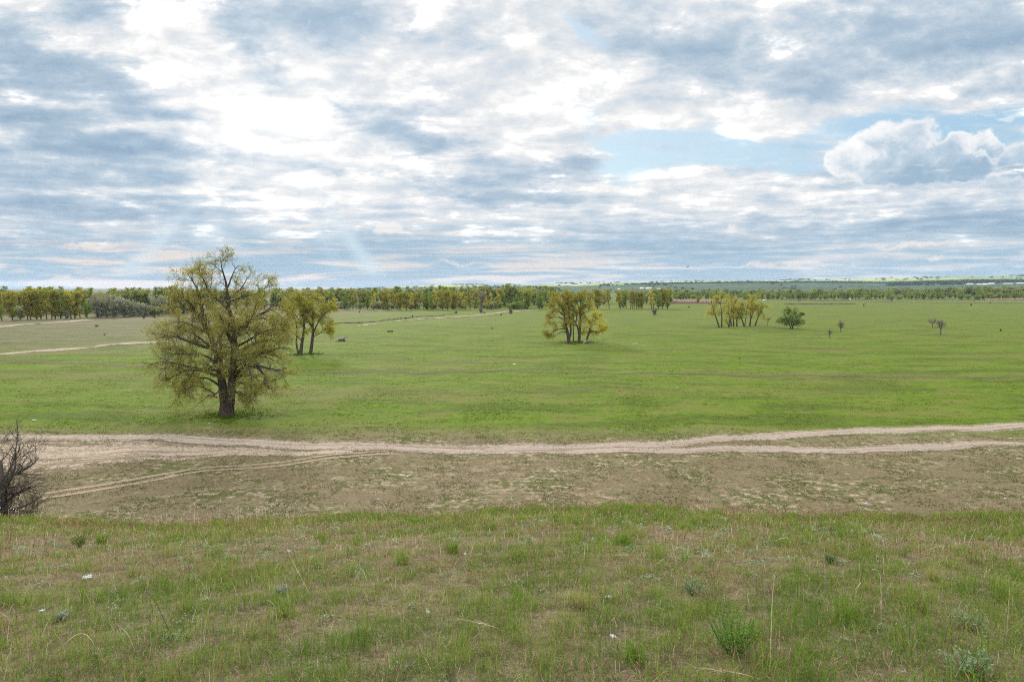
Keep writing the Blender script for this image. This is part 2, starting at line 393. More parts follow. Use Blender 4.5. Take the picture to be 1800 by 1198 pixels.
# soil and litter of the bluff under its grass
litter = t.mix(t.ss(n4, .36, .62), (.080, .064, .036), (.175, .140, .088))
litter = t.mix(t.m('MULTIPLY', t.ss(n5, .5, .72), .6), litter, (.36, .27, .19))
litter = t.mix(t.m('MULTIPLY', t.ss(n3, .42, .64), .55), litter, (.10, .115, .035))
ground_c = t.mix(t.ss(gy, 30, 38), litter, ground_c)
hgt = t.m('ADD', t.m('MULTIPLY', n4, .5), t.m('MULTIPLY', n5, .25))
hgt = t.m('MULTIPLY_ADD', n3, 1.2, hgt)
principled(t, out, ground_c, .95, bump(t, hgt, .9, .16), .05)
ground = link('ground', mesh_np('ground', V, q, np.full(len(q), 4), mat_ground, smooth=True))
tag(ground, kind='structure')

# ---- sandy tracks, laid a hand above the turf with ragged edges
def road_mat(name, c0, c1, ragged, cover, rut=0.0):
    m, t, out = new_mat(name)
    a = t.attr('tint')                               # r: 0..1 across, g: metres along
    s = t.sep(a[1])
    pos = t.n.new('ShaderNodeNewGeometry').outputs['Position']
    nA = t.noise(pos, .8, 6, .65); nB = t.noise(pos, 4.5, 5, .7); nL = t.noise(t.comb(t.m('MULTIPLY', s[0], 9.0), t.m('MULTIPLY', s[1], .06), 0), 1.0, 5, .6)
    c = t.mix(t.ss(nB, .34, .66), c0, c1)
    c = t.mix(t.m('MULTIPLY', t.ss(nL, .50, .60), .75), c, (.17, .125, .085))
    c = t.mix(t.m('MULTIPLY', t.ss(t.noise(pos, 14.0, 3, .7), .52, .66), .5), c, (.20, .15, .10))
    c = t.mix(t.m('MULTIPLY', t.ss(nL, .30, .46, 1.0, 0.0), .5), c, (.45, .375, .30))
    e = t.m('MULTIPLY', t.m('MINIMUM', s[0], t.m('SUBTRACT', 1.0, s[0])), 2.0)
    f = t.m('MULTIPLY_ADD', t.m('SUBTRACT', nA, .5), 2.2 * ragged, e)
    f = t.m('MULTIPLY_ADD', t.m('SUBTRACT', nB, .5), 1.6 * ragged, f)
    al = t.m('MULTIPLY', t.ss(f, -.06, .55), cover)
    b = t.n.new('ShaderNodeBsdfPrincipled'); b.inputs['Roughness'].default_value = .95; b.inputs['Specular IOR Level'].default_value = .05
    t.l.new(c, b.inputs['Base Color'])
    t.l.new(bump(t, t.m('ADD', t.m('MULTIPLY', nL, 1.2), nB), .8, .10), b.inputs['Normal'])
    tr = t.n.new('ShaderNodeBsdfTransparent'); mx = t.n.new('ShaderNodeMixShader')
    t.l.new(al, mx.inputs[0]); t.l.new(tr.outputs[0], mx.inputs[1]); t.l.new(b.outputs[0], mx.inputs[2]); t.l.new(mx.outputs[0], out.inputs[0])
    return m

def polyline(pts, n):
    P = np.array([at(*p)[:2] for p in pts])
    # smooth Catmull-like resampling by arc length
    d = np.concatenate([[0], np.cumsum(np.linalg.norm(np.diff(P, axis=0), axis=1))])
    tt = np.linspace(0, d[-1], n)
    Q = np.stack([np.interp(tt, d, P[:, k]) for k in (0, 1)], -1)
    for _ in range(6):
        Q[1:-1] = .25 * Q[:-2] + .5 * Q[1:-1] + .25 * Q[2:]
    return Q

def road(name, up, lo, mat, lift, n=260, k=9):
    U, L = polyline(up, n), polyline(lo, n)
    along = np.concatenate([[0], np.cumsum(np.linalg.norm(np.diff(.5 * (U + L), axis=0), axis=1))])
    f = np.linspace(0, 1, k)
    P = U[:, None] * (1 - f)[None, :, None] + L[:, None] * f[None, :, None]
    Zr = height(P[..., 0], P[..., 1]) + lift
    V = np.concatenate([P, Zr[..., None]], -1).reshape(-1, 3)
    i, j = np.meshgrid(np.arange(n - 1), np.arange(k - 1), indexing='ij')
    q = np.stack([i * k + j, (i + 1) * k + j, (i + 1) * k + j + 1, i * k + j + 1], -1).reshape(-1, 4)[:, ::-1]
    col = np.zeros((n * k, 3), np.float32)
    col[:, 0] = np.tile(f, n); col[:, 1] = np.repeat(along, k)
    o = link(name, mesh_np(name, V, q, np.full(len(q), 4), mat, col=col, smooth=True))
    if o.data.polygons[0].normal.z < 0: o.data.flip_normals()
    return tag(o, kind='structure')

SAND0, SAND1 = (.255, .21, .165), (.36, .30, .24)
m_road = road_mat('packed_sand', SAND0, SAND1, .75, 1.0)
m_verge = road_mat('churned_sand', (.24, .19, .135), (.42, .345, .26), 1.2, .95)
m_rut = road_mat('rut_sand', (.30, .225, .155), (.42, .33, .24), .7, .85)
m_farsand = road_mat('far_sand', (.30, .245, .185), (.37, .305, .24), .7, .95)
m_faint = road_mat('worn_turf', (.14, .13, .065), (.16, .145, .075), 1.3, .5)
m_trace = road_mat('tyre_trace', (.24, .185, .12), (.31, .24, .165), 1.1, .6)
road('sandy_verge', [(-700, 780), (-160, 777), (0, 775), (200, 776), (400, 780), (620, 791)], [(-700, 834), (-160, 832), (60, 832), (170, 824), (260, 808), (430, 800), (620, 798)], m_verge, .022)
road('dirt_road', [(-700, 768), (-160, 765), (0, 764), (200, 762), (340, 763), (500, 770), (640, 777), (800, 778), (900, 777), (1050, 774), (1180, 768)],
     [(-700, 780), (-160, 777), (0, 777), (200, 777), (400, 781), (500, 786), (640, 794), (800, 796), (900, 795), (1050, 793), (1180, 789)], m_road, .028)
road('dirt_road', [(1000, 776), (1150, 769), (1300, 762), (1500, 747), (1650, 742), (1800, 740), (1960, 738), (2500, 735)],
     [(1000, 789), (1150, 784), (1300, 775), (1500, 762), (1650, 757), (1800, 754), (1960, 752), (2500, 749)], m_road, .032)
road('dirt_road', [(1000, 783), (1150, 781), (1300, 780), (1500, 778), (1800, 774), (1960, 772), (2500, 768)],
     [(1000, 794), (1150, 794), (1300, 793), (1500, 791), (1800, 786), (1960, 784), (2500, 780)], m_road, .036)
def line_strip(name, pts, mat, lift, n=200, k=5):
    return road(name, [(p[0], p[1] - p[2] / 2) for p in pts], [(p[0], p[1] + p[2] / 2) for p in pts], mat, lift, n, k)
RUT = [(70, 868, 5), (200, 846, 4.4), (330, 827, 4), (450, 812, 3.6), (560, 801, 3.2), (680, 793, 3)]
line_strip('wheel_rut', RUT, m_rut, .024)
line_strip('wheel_rut', [(p[0] + 4, p[1] + 8 - i * .7, p[2]) for i, p in enumerate(RUT)], m_rut, .027)
line_strip('sandy_path', [(-60, 625.5, 4.29), (0, 620.5, 3.90), (130, 610.5, 3.43), (240, 602.5, 2.65), (340, 596, 2.03)], m_farsand, .05)
line_strip('sandy_path', [(-60, 580, 2.03), (0, 575, 1.87), (70, 569.5, 1.87), (150, 563.5, 1.72), (240, 558.5, 1.40)], m_farsand, .10)
line_strip('sandy_path', [(0, 564.5, 1.40), (50, 562, 1.25), (110, 561, 1.01)], m_farsand, .10)
line_strip('sandy_path', [(690, 565, 1.17), (740, 560.5, 1.56), (800, 556.5, 1.56), (850, 553, 1.79), (880, 549.5, 1.95), (905, 546.5, 1.56), (925, 545, 1.25), (945, 544, 0.94)], m_farsand, .12)
line_strip('sandy_path', [(628, 573.5, 1.25), (645, 571, 1.56), (664, 568.5, 1.17)], m_farsand, .12)
line_strip('grassy_track', [(-500, 610, 4), (-60, 631, 5), (150, 640, 5), (300, 646, 5), (520, 652, 5), (700, 652, 5), (900, 653, 5), (1200, 656, 4.5), (1500, 660, 5), (1860, 664, 5), (2500, 672, 5)], m_faint, .05)
line_strip('grassy_track', [(1430, 528, 1.6), (1600, 531, 2), (1800, 532, 2.0)], m_faint, .4)
for pts in ([(966, 797, 2), (1016, 834, 2.4)], [(998, 797, 2), (1048, 834, 2.4)], [(1094, 797, 2.4), (1125, 836, 2.8)], [(1122, 796, 2.4), (1160, 838, 2.8)], [(1186, 800, 2), (1215, 836, 2.2)]):
    line_strip('tyre_track', pts, m_trace, .045, 60)
for pts in ([(500, 722, 2), (530, 690, 1.8), (548, 668, 1.5)], [(523, 722, 2), (545, 694, 1.8), (562, 668, 1.5)]):
    line_strip('tyre_track', pts, m_faint, .045, 60)

# ---- distant valley side with its ridges
RID1 = [(-400, 512), (500, 511), (580, 508), (700, 505.5), (800, 504), (900, 503.5), (1000, 502.5), (1100, 500.5), (1200, 498.3), (1300, 497.2), (1450, 497), (1560, 498), (1640, 496), (1700, 494), (1800, 493), (2300, 492)]
RID2 = [(-400, 512), (560, 510), (650, 506.5), (740, 502), (785, 500), (840, 500), (890, 501.5), (950, 499), (1000, 497.6), (1100, 496), (1200, 494), (1350, 492.8), (1400, 491.5), (1500, 490), (1600, 487.6), (1700, 486), (1800, 483.8), (2300, 483)]
D1, D2 = 3000.0, 6000.0
def ridge_z(tab, us, dist):
    U = [uw(p[0], p[1]) for p in tab]
    return CAM_H + dist * np.interp(us, [a[0] for a in U], [a[1] for a in U])
us = np.linspace(-1.0, 1.15, 420)
ys = np.concatenate([np.linspace(1250, 3000, 40), np.linspace(3060, 3700, 10), np.linspace(3800, 6000, 40), np.linspace(6150, 9500, 12)])
UU, YY = np.meshgrid(us, ys)
z1, z2 = ridge_z(RID1, us, D1)[None], ridge_z(RID2, us, D2)[None]
t1 = np.clip((YY - 1250) / 1750, 0, 1); t2 = np.clip((YY - 3700) / 2300, 0, 1)
sm = lambda q_: q_ * q_ * (3 - 2 * q_)
zz = np.where(YY <= 3000, -6 + (z1 + 6) * sm(t1) ** 1.0, 0)
dipv = np.minimum(z1 - 12, z2 - 10)
zz = np.where((YY > 3000) & (YY <= 3700), z1 + (dipv - z1) * sm(np.clip((YY - 3000) / 700, 0, 1)), zz)
zz = np.where((YY > 3700) & (YY <= 6000), dipv + (z2 - dipv) * sm(t2), zz)
zz = np.where(YY > 6000, z2 - (YY - 6000) * .02, zz)
XX = UU * YY
gul = np.sin(XX / 130 + np.sin(XX / 410) * 2 + YY / 900) + .6 * np.sin(XX / 61 + 1.3 + YY / 500)
zz = zz + gul * 2.2 * np.sin(np.clip((YY - 1250) / 1750, 0, 1) * math.pi) + gul * 2 * np.sin(np.clip((YY - 3700) / 2300, 0, 1) * math.pi)
Vh = np.stack([XX, YY, zz], -1).reshape(-1, 3)
nu, ny = len(us), len(ys)
i, j = np.meshgrid(np.arange(ny - 1), np.arange(nu - 1), indexing='ij')
qh = np.stack([i * nu + j, i * nu + j + 1, (i + 1) * nu + j + 1, (i + 1) * nu + j], -1).reshape(-1, 4)
mat_hill, t, out = new_mat('valley_side')
pos = t.n.new('ShaderNodeNewGeometry').outputs['Position']
hx, hy, hz = t.sep(pos)
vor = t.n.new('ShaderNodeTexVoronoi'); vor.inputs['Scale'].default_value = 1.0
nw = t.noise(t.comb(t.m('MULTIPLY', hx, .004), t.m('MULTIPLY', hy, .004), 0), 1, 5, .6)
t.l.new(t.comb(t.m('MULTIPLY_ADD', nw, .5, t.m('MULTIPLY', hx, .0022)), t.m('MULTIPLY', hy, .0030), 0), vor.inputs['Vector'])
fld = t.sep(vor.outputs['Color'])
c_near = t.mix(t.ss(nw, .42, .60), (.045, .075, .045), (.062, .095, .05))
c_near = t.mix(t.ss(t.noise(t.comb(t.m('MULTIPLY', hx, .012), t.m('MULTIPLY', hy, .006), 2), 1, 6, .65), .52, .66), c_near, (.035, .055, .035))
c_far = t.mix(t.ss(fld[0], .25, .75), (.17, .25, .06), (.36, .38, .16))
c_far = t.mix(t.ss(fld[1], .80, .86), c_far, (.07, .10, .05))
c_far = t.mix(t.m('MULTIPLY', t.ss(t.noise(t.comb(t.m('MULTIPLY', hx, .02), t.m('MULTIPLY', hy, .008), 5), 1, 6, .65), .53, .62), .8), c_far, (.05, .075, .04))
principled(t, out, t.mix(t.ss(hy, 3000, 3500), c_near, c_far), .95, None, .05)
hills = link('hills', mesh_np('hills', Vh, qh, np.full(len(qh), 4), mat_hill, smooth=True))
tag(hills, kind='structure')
def hill_z(px, dist):
    """height of the valley side on the bearing of that pixel column at that distance"""
    uu = uw(px, 500)[0]
    col = np.array([np.interp(uu, us, row) for row in zz])
    return float(np.interp(dist, ys, col))
# ------------------------------------------------------------------ tree growing
def leaf_mat(name, trans=.45, rnd=.12, rough=.7):
    m, t, out = new_mat(name)
    a = t.attr('tint')
    oi = t.n.new('ShaderNodeObjectInfo')
    hs = t.n.new('ShaderNodeHueSaturation')
    t.l.new(a[0], hs.inputs['Color'])
    t.l.new(t.lin(oi.outputs['Random'], 0, 1, .5 - rnd * .04, .5 + rnd * .04), hs.inputs['Hue'])
    t.l.new(t.lin(t.m('FRACT', t.m('MULTIPLY', oi.outputs['Random'], 7.31)), 0, 1, 1 - rnd, 1 + rnd * .9), hs.inputs['Value'])
    d = t.n.new('ShaderNodeBsdfDiffuse'); tr = t.n.new('ShaderNodeBsdfTranslucent'); mx = t.n.new('ShaderNodeMixShader')
    t.l.new(hs.outputs[0], d.inputs[0]); t.l.new(hs.outputs[0], tr.inputs[0])
    mx.inputs[0].default_value = trans
    t.l.new(d.outputs[0], mx.inputs[1]); t.l.new(tr.outputs[0], mx.inputs[2]); t.l.new(mx.outputs[0], out.inputs[0])
    return m
M_LEAF = leaf_mat('leaves')
M_GRASS = leaf_mat('grass_blades', .35, 0.0)

def bark_mat(name, c0, c1, sc=6.0):
    m, t, out = new_mat(name)
    pos = t.n.new('ShaderNodeTexCoord').outputs['Object']
    n = t.noise(t.vm('MULTIPLY', pos, (sc, sc, sc * .22)), 1.0, 6, .65)
    principled(t, out, t.mix(t.ss(n, .35, .65), c0, c1), .95, bump(t, n, .8, .06), .05)
    return m
M_BARK = bark_mat('dark_bark', (.035, .028, .022), (.085, .070, .056))
M_TWIG = bark_mat('grey_twig', (.12, .105, .095), (.21, .185, .165))
M_BRUSH = bark_mat('purple_brown_twig', (.13, .105, .095), (.21, .175, .155))
M_DEAD = bark_mat('dead_wood', (.055, .045, .038), (.12, .10, .085))

def resample(pts, n):
    P = np.asarray(pts, float)
    d = np.concatenate([[0], np.cumsum(np.linalg.norm(np.diff(P, axis=0), axis=1))])
    tt = np.linspace(0, d[-1], n)
    Q = np.stack([np.interp(tt, d, P[:, k]) for k in range(3)], -1)
    for _ in range(2): Q[1:-1] = .25 * Q[:-2] + .5 * Q[1:-1] + .25 * Q[2:]
    return Q

def plen(P): return np.linalg.norm(np.diff(P, axis=1), axis=2).sum(1)

def spawn(g, P, Rr, density, tmin=.25, ang=(.5, 1.0), length=(1, 2), taper=.55, rmin=.008, nseg=5, wob=.18, up=.12, out=.0, end=.35, lrel=None, tmax=1.0):
    """children growing off every branch in P (M,n,3); returns their centre lines and radii"""
    M, n, _ = P.shape
    cnt = np.maximum(1, g.poisson(plen(P) * (1 - tmin) * density))
    idx = np.repeat(np.arange(M), cnt); N = len(idx)
    tt = g.uniform(tmin, tmax, N)
    f = tt * (n - 1); i0 = np.clip(f.astype(int), 0, n - 2); fr = f - i0
    p = P[idx, i0] * (1 - fr)[:, None] + P[idx, i0 + 1] * fr[:, None]
    tan = P[idx, i0 + 1] - P[idx, i0]; tan /= np.linalg.norm(tan, axis=1, keepdims=True) + 1e-9
    rp = Rr[idx, i0] * (1 - fr) + Rr[idx, i0 + 1] * fr
    rv = g.normal(size=(N, 3)); perp = rv - (rv * tan).sum(1, keepdims=True) * tan
    perp /= np.linalg.norm(perp, axis=1, keepdims=True) + 1e-9
    a = g.uniform(*ang, N)[:, None]
    d = tan * np.cos(a) + perp * np.sin(a)
    L = g.uniform(*length, N)
    if lrel is not None: L = np.minimum(L, lrel * plen(P)[idx] * (1.15 - .6 * tt))
    out_v = p * np.array([1, 1, 0]); out_v /= np.linalg.norm(out_v, axis=1, keepdims=True) + 1e-6
    C = np.empty((N, nseg, 3)); C[:, 0] = p
    step = (L / (nseg - 1))[:, None]
    for k in range(1, nseg):
        d = d + g.normal(size=(N, 3)) * wob + np.array([0, 0, up]) + out_v * out
        d /= np.linalg.norm(d, axis=1, keepdims=True)
        C[:, k] = C[:, k - 1] + d * step
    r0 = np.maximum(rmin, np.minimum(rp * taper, L * .028)); r1 = np.maximum(rmin * .6, r0 * end)
    Rn = r0[:, None] + (r1 - r0)[:, None] * np.linspace(0, 1, nseg)[None]
    return C, Rn

def tubes(groups):
    """groups of (P (M,n,3), R (M,n), sides) -> vertices, quads"""
    Vs, Qs, base = [], [], 0
    for P, Rr, k in groups:
        if len(P) == 0: continue
        M, n, _ = P.shape
        T = np.gradient(P, axis=1); T /= np.linalg.norm(T, axis=2, keepdims=True) + 1e-9
        ref = np.where(np.abs(T.mean(1)[:, 2:3]) > .8, np.array([[1., 0, 0]]), np.array([[0., 0, 1]]))[:, None]
        Uv = np.cross(T, ref); Uv /= np.linalg.norm(Uv, axis=2, keepdims=True) + 1e-9
        Wv = np.cross(T, Uv)
        th = np.linspace(0, 2 * math.pi, k, endpoint=False)
        ring = P[:, :, None] + Rr[:, :, None, None] * (Uv[:, :, None] * np.cos(th)[None, None, :, None] + Wv[:, :, None] * np.sin(th)[None, None, :, None])
        Vs.append(ring.reshape(-1, 3))
        m, i, j = np.meshgrid(np.arange(M), np.arange(n - 1), np.arange(k), indexing='ij')
        j2 = (j + 1) % k; o = base + m * n * k
        Qs.append(np.stack([o + i * k + j, o + i * k + j2, o + (i + 1) * k + j2, o + (i + 1) * k + j], -1).reshape(-1, 4))
        base += M * n * k
    return np.concatenate(Vs), np.concatenate(Qs)

def tube_mesh(name, groups, mat):
    V, Q = tubes(groups)
    return mesh_np(name, V, Q, np.full(len(Q), 4), mat, smooth=True)

def leaf_points(g, P, per, spread, tmin=.2):
    M, n, _ = P.shape
    idx = np.repeat(np.arange(M), per); N = len(idx)
    f = g.uniform(tmin, 1, N) * (n - 1); i0 = np.clip(f.astype(int), 0, n - 2); fr = (f - i0)[:, None]
    return P[idx, i0] * (1 - fr) + P[idx, i0 + 1] * fr + g.normal(size=(N, 3)) * spread

def leaf_mesh(name, g, pts, size, palette, mat=None, clump=1.6, aspect=.62):
    """one small folded leaf blade at every point, tinted in drifts through the crown"""
    N = len(pts)
    a = g.normal(size=(N, 3)); a /= np.linalg.norm(a, axis=1, keepdims=True)
    b = np.cross(a, g.normal(size=(N, 3))); b /= np.linalg.norm(b, axis=1, keepdims=True)
    s = g.uniform(size[0], size[1], N)[:, None]
    V = np.stack([pts - a * s * .5, pts + b * s * aspect * .5, pts + a * s * .5, pts - b * s * aspect * .5], 1).reshape(-1, 3)
    Q = np.arange(N * 4).reshape(-1, 4)
    ph = g.uniform(0, 6.28, 6); fq = g.normal(size=(3, 3)) / clump
    dr = (np.sin(pts @ fq[0] + ph[0]) + np.sin(pts @ fq[1] + ph[1]) + np.sin(pts @ fq[2] + ph[2])) / 3
    pal = np.array(palette); w = np.clip((dr * .55 + .5 + g.normal(size=N) * .22) * (len(pal) - 1), 0, len(pal) - 1.001)
    i0 = w.astype(int); fr = (w - i0)[:, None]
    c = pal[i0] * (1 - fr) + pal[i0 + 1] * fr
    c = c * g.uniform(.75, 1.25, N)[:, None]
    return mesh_np(name, V, Q, np.full(N, 4), mat or M_LEAF, col=np.repeat(c, 4, 0))

OLIVE = [(.19, .205, .03), (.28, .27, .038), (.35, .33, .048), (.365, .32, .058)]
YELLOW = [(.28, .30, .04), (.385, .375, .048), (.45, .405, .058), (.44, .37, .07)]
GREENY = [(.17, .25, .045), (.23, .30, .05), (.29, .32, .06)]
WILLOW = [(.16, .235, .05), (.22, .30, .07), (.27, .34, .09)]
GREYG = [(.24, .265, .17), (.31, .32, .22), (.26, .285, .15)]
WOOD = [(.115, .165, .055), (.185, .225, .062), (.26, .27, .07)]
RUST = [(.25, .28, .09), (.31, .32, .10), (.34, .31, .11)]

def grow(g, limbs, sec, ter, twig, leaves):
    """limbs [(pts, r0, r1)] -> trunk tube groups, twig tube groups, leaf points"""
    n = 12
    P = np.stack([resample(l[0], n) for l in limbs]); Rr = np.stack([np.linspace(l[1], l[2], n) for l in limbs])
    grp, thin, lp = [], [], []
    L2, R2 = spawn(g, P, Rr, **sec)
    L3, R3 = spawn(g, L2, R2, **ter)
    big, small = [(P, Rr, 8), (L2, R2, 5)], [(L3, R3, 3)]
    lp.append(leaf_points(g, L3, leaves[0], leaves[2]))
    if twig:
        L4, R4 = spawn(g, L3, R3, **twig)
        small.append((L4, R4, 3)); lp.append(leaf_points(g, L4, leaves[1], leaves[2]))
    return big, small, np.concatenate(lp)

def px_limbs(base, tab, zbase=0.0):
    """limbs drawn as pixels of the photograph with a depth reach (m) -> metres from the tree's base"""
    b = at(*base, zbase)
    res = []
    for pts, r0, r1, dep in tab:
        m = len(pts); o = []
        for k, p in enumerate(pts):
            dy = (dep if not hasattr(dep, '__len__') else 0) * k / max(1, m - 1)
            if hasattr(dep, '__len__'): dy = dep[0] + (dep[1] - dep[0]) * k / max(1, m - 1)
            d = ray(p[0], p[1]); t_ = (b.y + dy) / d.y
            o.append((d.x * t_ - b.x, dy, CAM_H + d.z * t_ - b.z))
        res.append((o, r0, r1))
    return b, res

# ---- the old poplar
def z1(pts): return [(230 + a / 3.5225, 420 + b / 3.5225) for a, b in pts]
g = np.random.default_rng(3)
BIG = [
 (z1([(590, 1108), (583, 1000), (565, 900), (555, 800), (530, 680), (490, 560), (440, 470), (395, 400), (350, 375)]), .62, .14, (0, .8)),
 (z1([(606, 1108), (618, 985), (628, 900), (632, 790), (642, 660), (652, 560), (632, 470), (608, 390)]), .58, .22, (0, -.6)),
 (z1([(608, 400), (600, 320), (590, 210), (560, 130), (553, 55)]), .22, .03, (-.6, -1.2)),
 (z1([(600, 250), (625, 180), (650, 120), (675, 110)]), .11, .02, (-.6, .4)),
 (z1([(560, 800), (440, 795), (350, 775), (240, 745), (160, 738), (80, 768)]), .20, .03, (.3, -1.5)),
 (z1([(540, 840), (420, 795), (330, 800), (262, 822), (215, 862), (188, 885)]), .20, .03, (.2, 2.5)),
 (z1([(520, 960), (430, 900), (350, 900), (330, 950), (280, 965)]), .15, .02, (.2, 1.8)),
 (z1([(530, 980), (480, 960), (440, 1000), (400, 1025)]), .09, .015, (0, -2.0)),
 (z1([(490, 560), (400, 520), (330, 480), (225, 485)]), .20, .03, (.5, 2.8)),
 (z1([(520, 660), (430, 640), (330, 600), (230, 560), (130, 590)]), .22, .03, (.5, -2.6)),
 (z1([(440, 470), (430, 330), (390, 230), (330, 150)]), .22, .03, (.8, 1.8)),
 (z1([(395, 400), (330, 330), (260, 290), (200, 270)]), .15, .02, (.8, -1.5)),
 (z1([(608, 400), (540, 330), (480, 290), (440, 185), (410, 130)]), .20, .03, (-.5, -2.2)),
 (z1([(650, 700), (720, 650), (820, 598), (920, 608), (1000, 570)]), .26, .03, (-.2, 2.2)),
 (z1([(640, 840), (700, 770), (800, 768), (845, 850), (868, 925)]), .24, .05, (-.3, -2.6)),
 (z1([(660, 705), (740, 690), (850, 690), (940, 640), (1000, 650)]), .20, .03, (-.3, -1.4)),
 (z1([(780, 765), (880, 790), (940, 800), (975, 880)]), .12, .02, (-1.6, -.5)),
 (z1([(652, 560), (740, 470), (800, 430), (880, 400), (905, 320)]), .26, .03, (-.3, 1.5)),
 (z1([(740, 470), (800, 450), (860, 460), (960, 470), (1010, 520)]), .16, .02, (.3, 3.0)),
 (z1([(604, 330), (680, 270), (720, 200), (740, 168)]), .13, .015, (-.6, 1.8)),
 (z1([(603, 345), (690, 315), (770, 300), (840, 260), (870, 215)]), .13, .02, (-.6, -1.6)),
 (z1([(640, 880), (720, 882), (770, 930), (780, 1000)]), .13, .02, (-.4, 1.5)),
 (z1([(632, 930), (680, 960), (690, 1010), (720, 1015)]), .09, .015, (-.3, -2.4)),
 (z1([(645, 640), (600, 560), (570, 480), (540, 420)]), .22, .03, (-.4, -3.8)),
 (z1([(640, 700), (640, 600), (680, 500), (690, 400)]), .22, .03, (0, 4.5)),
 (z1([(560, 820), (520, 760), (470, 700), (400, 690)]), .22, .03, (.2, -5.0)),
 (z1([(555, 760), (560, 660), (540, 560), (520, 500)]), .20, .03, (.5, 5.0)),
 (z1([(636, 800), (690, 740), (740, 790), (760, 850)]), .20, .03, (-.3, -5.0)),
 (z1([(560, 870), (600, 800), (620, 780), (660, 800)]), .20, .03, (.3, 5.0)),
 (z1([(545, 760), (470, 700), (380, 690), (280, 690), (200, 680)]), .16, .02, (0, -3.2)), (z1([(530, 690), (440, 600), (360, 540), (260, 530)]), .16, .02, (0, 3.5)),
 (z1([(640, 740), (720, 720), (800, 700), (880, 720), (940, 760)]), .15, .02, (0, 3.4)), (z1([(640, 650), (740, 600), (820, 540), (920, 520), (980, 540)]), .16, .02, (0, -3.2)),
 (z1([(520, 640), (560, 560), (600, 500), (640, 440)]), .15, .02, (0, -3.5)), (z1([(500, 580), (450, 500), (470, 420), (500, 360)]), .15, .02, (0, 3.5)),
 (z1([(545, 900), (480, 850), (420, 840), (370, 880), (350, 960)]), .14, .02, (0, -2.6)), (z1([(640, 850), (720, 820), (790, 850), (820, 930)]), .14, .02, (0, 3.0)),
 (z1([(650, 560), (720, 520), (760, 440), (790, 350)]), .15, .02, (0, -3.0)), (z1([(420, 430), (360, 400), (300, 390), (250, 370)]), .13, .02, (.8, 2.6)),
 (z1([(560, 900), (540, 940), (500, 980), (470, 985)]), .10, .02, (0, -3.2)), (z1([(625, 930), (660, 940), (720, 960), (760, 985)]), .10, .02, (0, -3.0)),
]
b, limbs = px_limbs((398, 733), BIG)
def finish_tree(root, g, big, small, lp, lsize, pal, bark=None, twigm=None, clump=1.6):
    Va, Qa = tubes(big); Vb, Qb = tubes(small)
    Q = np.concatenate([Qa, Qb + len(Va)])
    link('trunk', mesh_np('trunk', np.concatenate([Va, Vb]), Q, np.full(len(Q), 4), [bark or M_BARK, twigm or M_TWIG],
                          midx=np.repeat([0, 1], [len(Qa), len(Qb)]), smooth=True), root)
    # bare gaps between the leafy sprays
    sc_ = max(.6, clump * .55); ph = g.uniform(0, 6.28, 9); fq = g.normal(size=(9, 3)) / sc_
    nz = sum(np.sin(lp @ fq[k] + ph[k]) for k in range(9)) / 3.0
    lp = lp[nz + g.normal(size=len(lp)) * .35 > -.85]
    link('crown', leaf_mesh('crown', g, lp, lsize, pal, clump=clump), root)
sec = dict(density=2.5, tmin=.22, ang=(.45, 1.15), length=(.8, 2.5), nseg=7, wob=.22, up=.0, lrel=.45, rmin=.022, taper=.6)
ter = dict(density=4.0, tmin=.15, ang=(.4, 1.1), length=(.6, 1.6), nseg=5, wob=.24, up=.02, rmin=.014, taper=.6)
twg = dict(density=4.6, tmin=.1, ang=(.4, 1.1), length=(.3, .8), nseg=4, wob=.25, up=-.12, rmin=.009, taper=.7)
big, small, lp = grow(g, limbs, sec, ter, twg, (7, 8, .13))
root = empty('poplar_tree', (b.x, b.y, H1(b.x, b.y) - .05), 0, (.96, .96, .935))
tag(root, 'huge old poplar with forked black trunk and sparse olive yellow crown by the sandy road', 'tree')
# flared root collar
fl = [(np.stack([resample([(0.05, 0, -.25), (0.0, 0, .5), (-.05, 0, 1.6)], 12)]), np.stack([np.interp(np.linspace(0, 1.6, 12), [0, .2, .7, 1.6], [1.35, 1.0, .82, .55])]), 14)]
finish_tree(root, g, fl + big, small, lp, (.075, .155), OLIVE)
print('big poplar leaves', len(lp))

# ---- trees with hand-drawn trunks
def hand_tree(kind, label, base, tab, pal, seed, lsize=(.15, .32), dens=(2.0, 4.0), leaves=8, spread=.20, group=None, sec=None, ter=None, cat='tree', zs=(1, 1, 1), twig=dict(density=3.2, tmin=.1, ang=(.4, 1.1), length=(.35, .8), nseg=3, wob=.25, up=-.03, rmin=.010, taper=.7)):
    g = np.random.default_rng(seed)
    b, limbs = px_limbs(base, tab)
    s_ = dict(density=dens[0], tmin=.30, ang=(.4, 1.1), length=(.8, 2.3), nseg=6, wob=.22, up=.03, lrel=.6, rmin=.02, taper=.6); s_.update(sec or {})
    t_ = dict(density=dens[1], tmin=.12, ang=(.4, 1.1), length=(.5, 1.3), nseg=4, wob=.25, up=.02, rmin=.011, taper=.65); t_.update(ter or {})
    big, small, lp = grow(g, limbs, s_, t_, twig, (leaves, leaves, spread))
    root = empty(kind, (b.x, b.y, H1(b.x, b.y) - .05), 0, zs)
    tag(root, label, cat, group)
    finish_tree(root, g, big, small, lp, lsize, pal)
    return root
def z2(pts): return [(940 + a / 9.2133, 490 + b / 9.2133) for a, b in pts]
GC = 'trees of the clump in mid meadow'
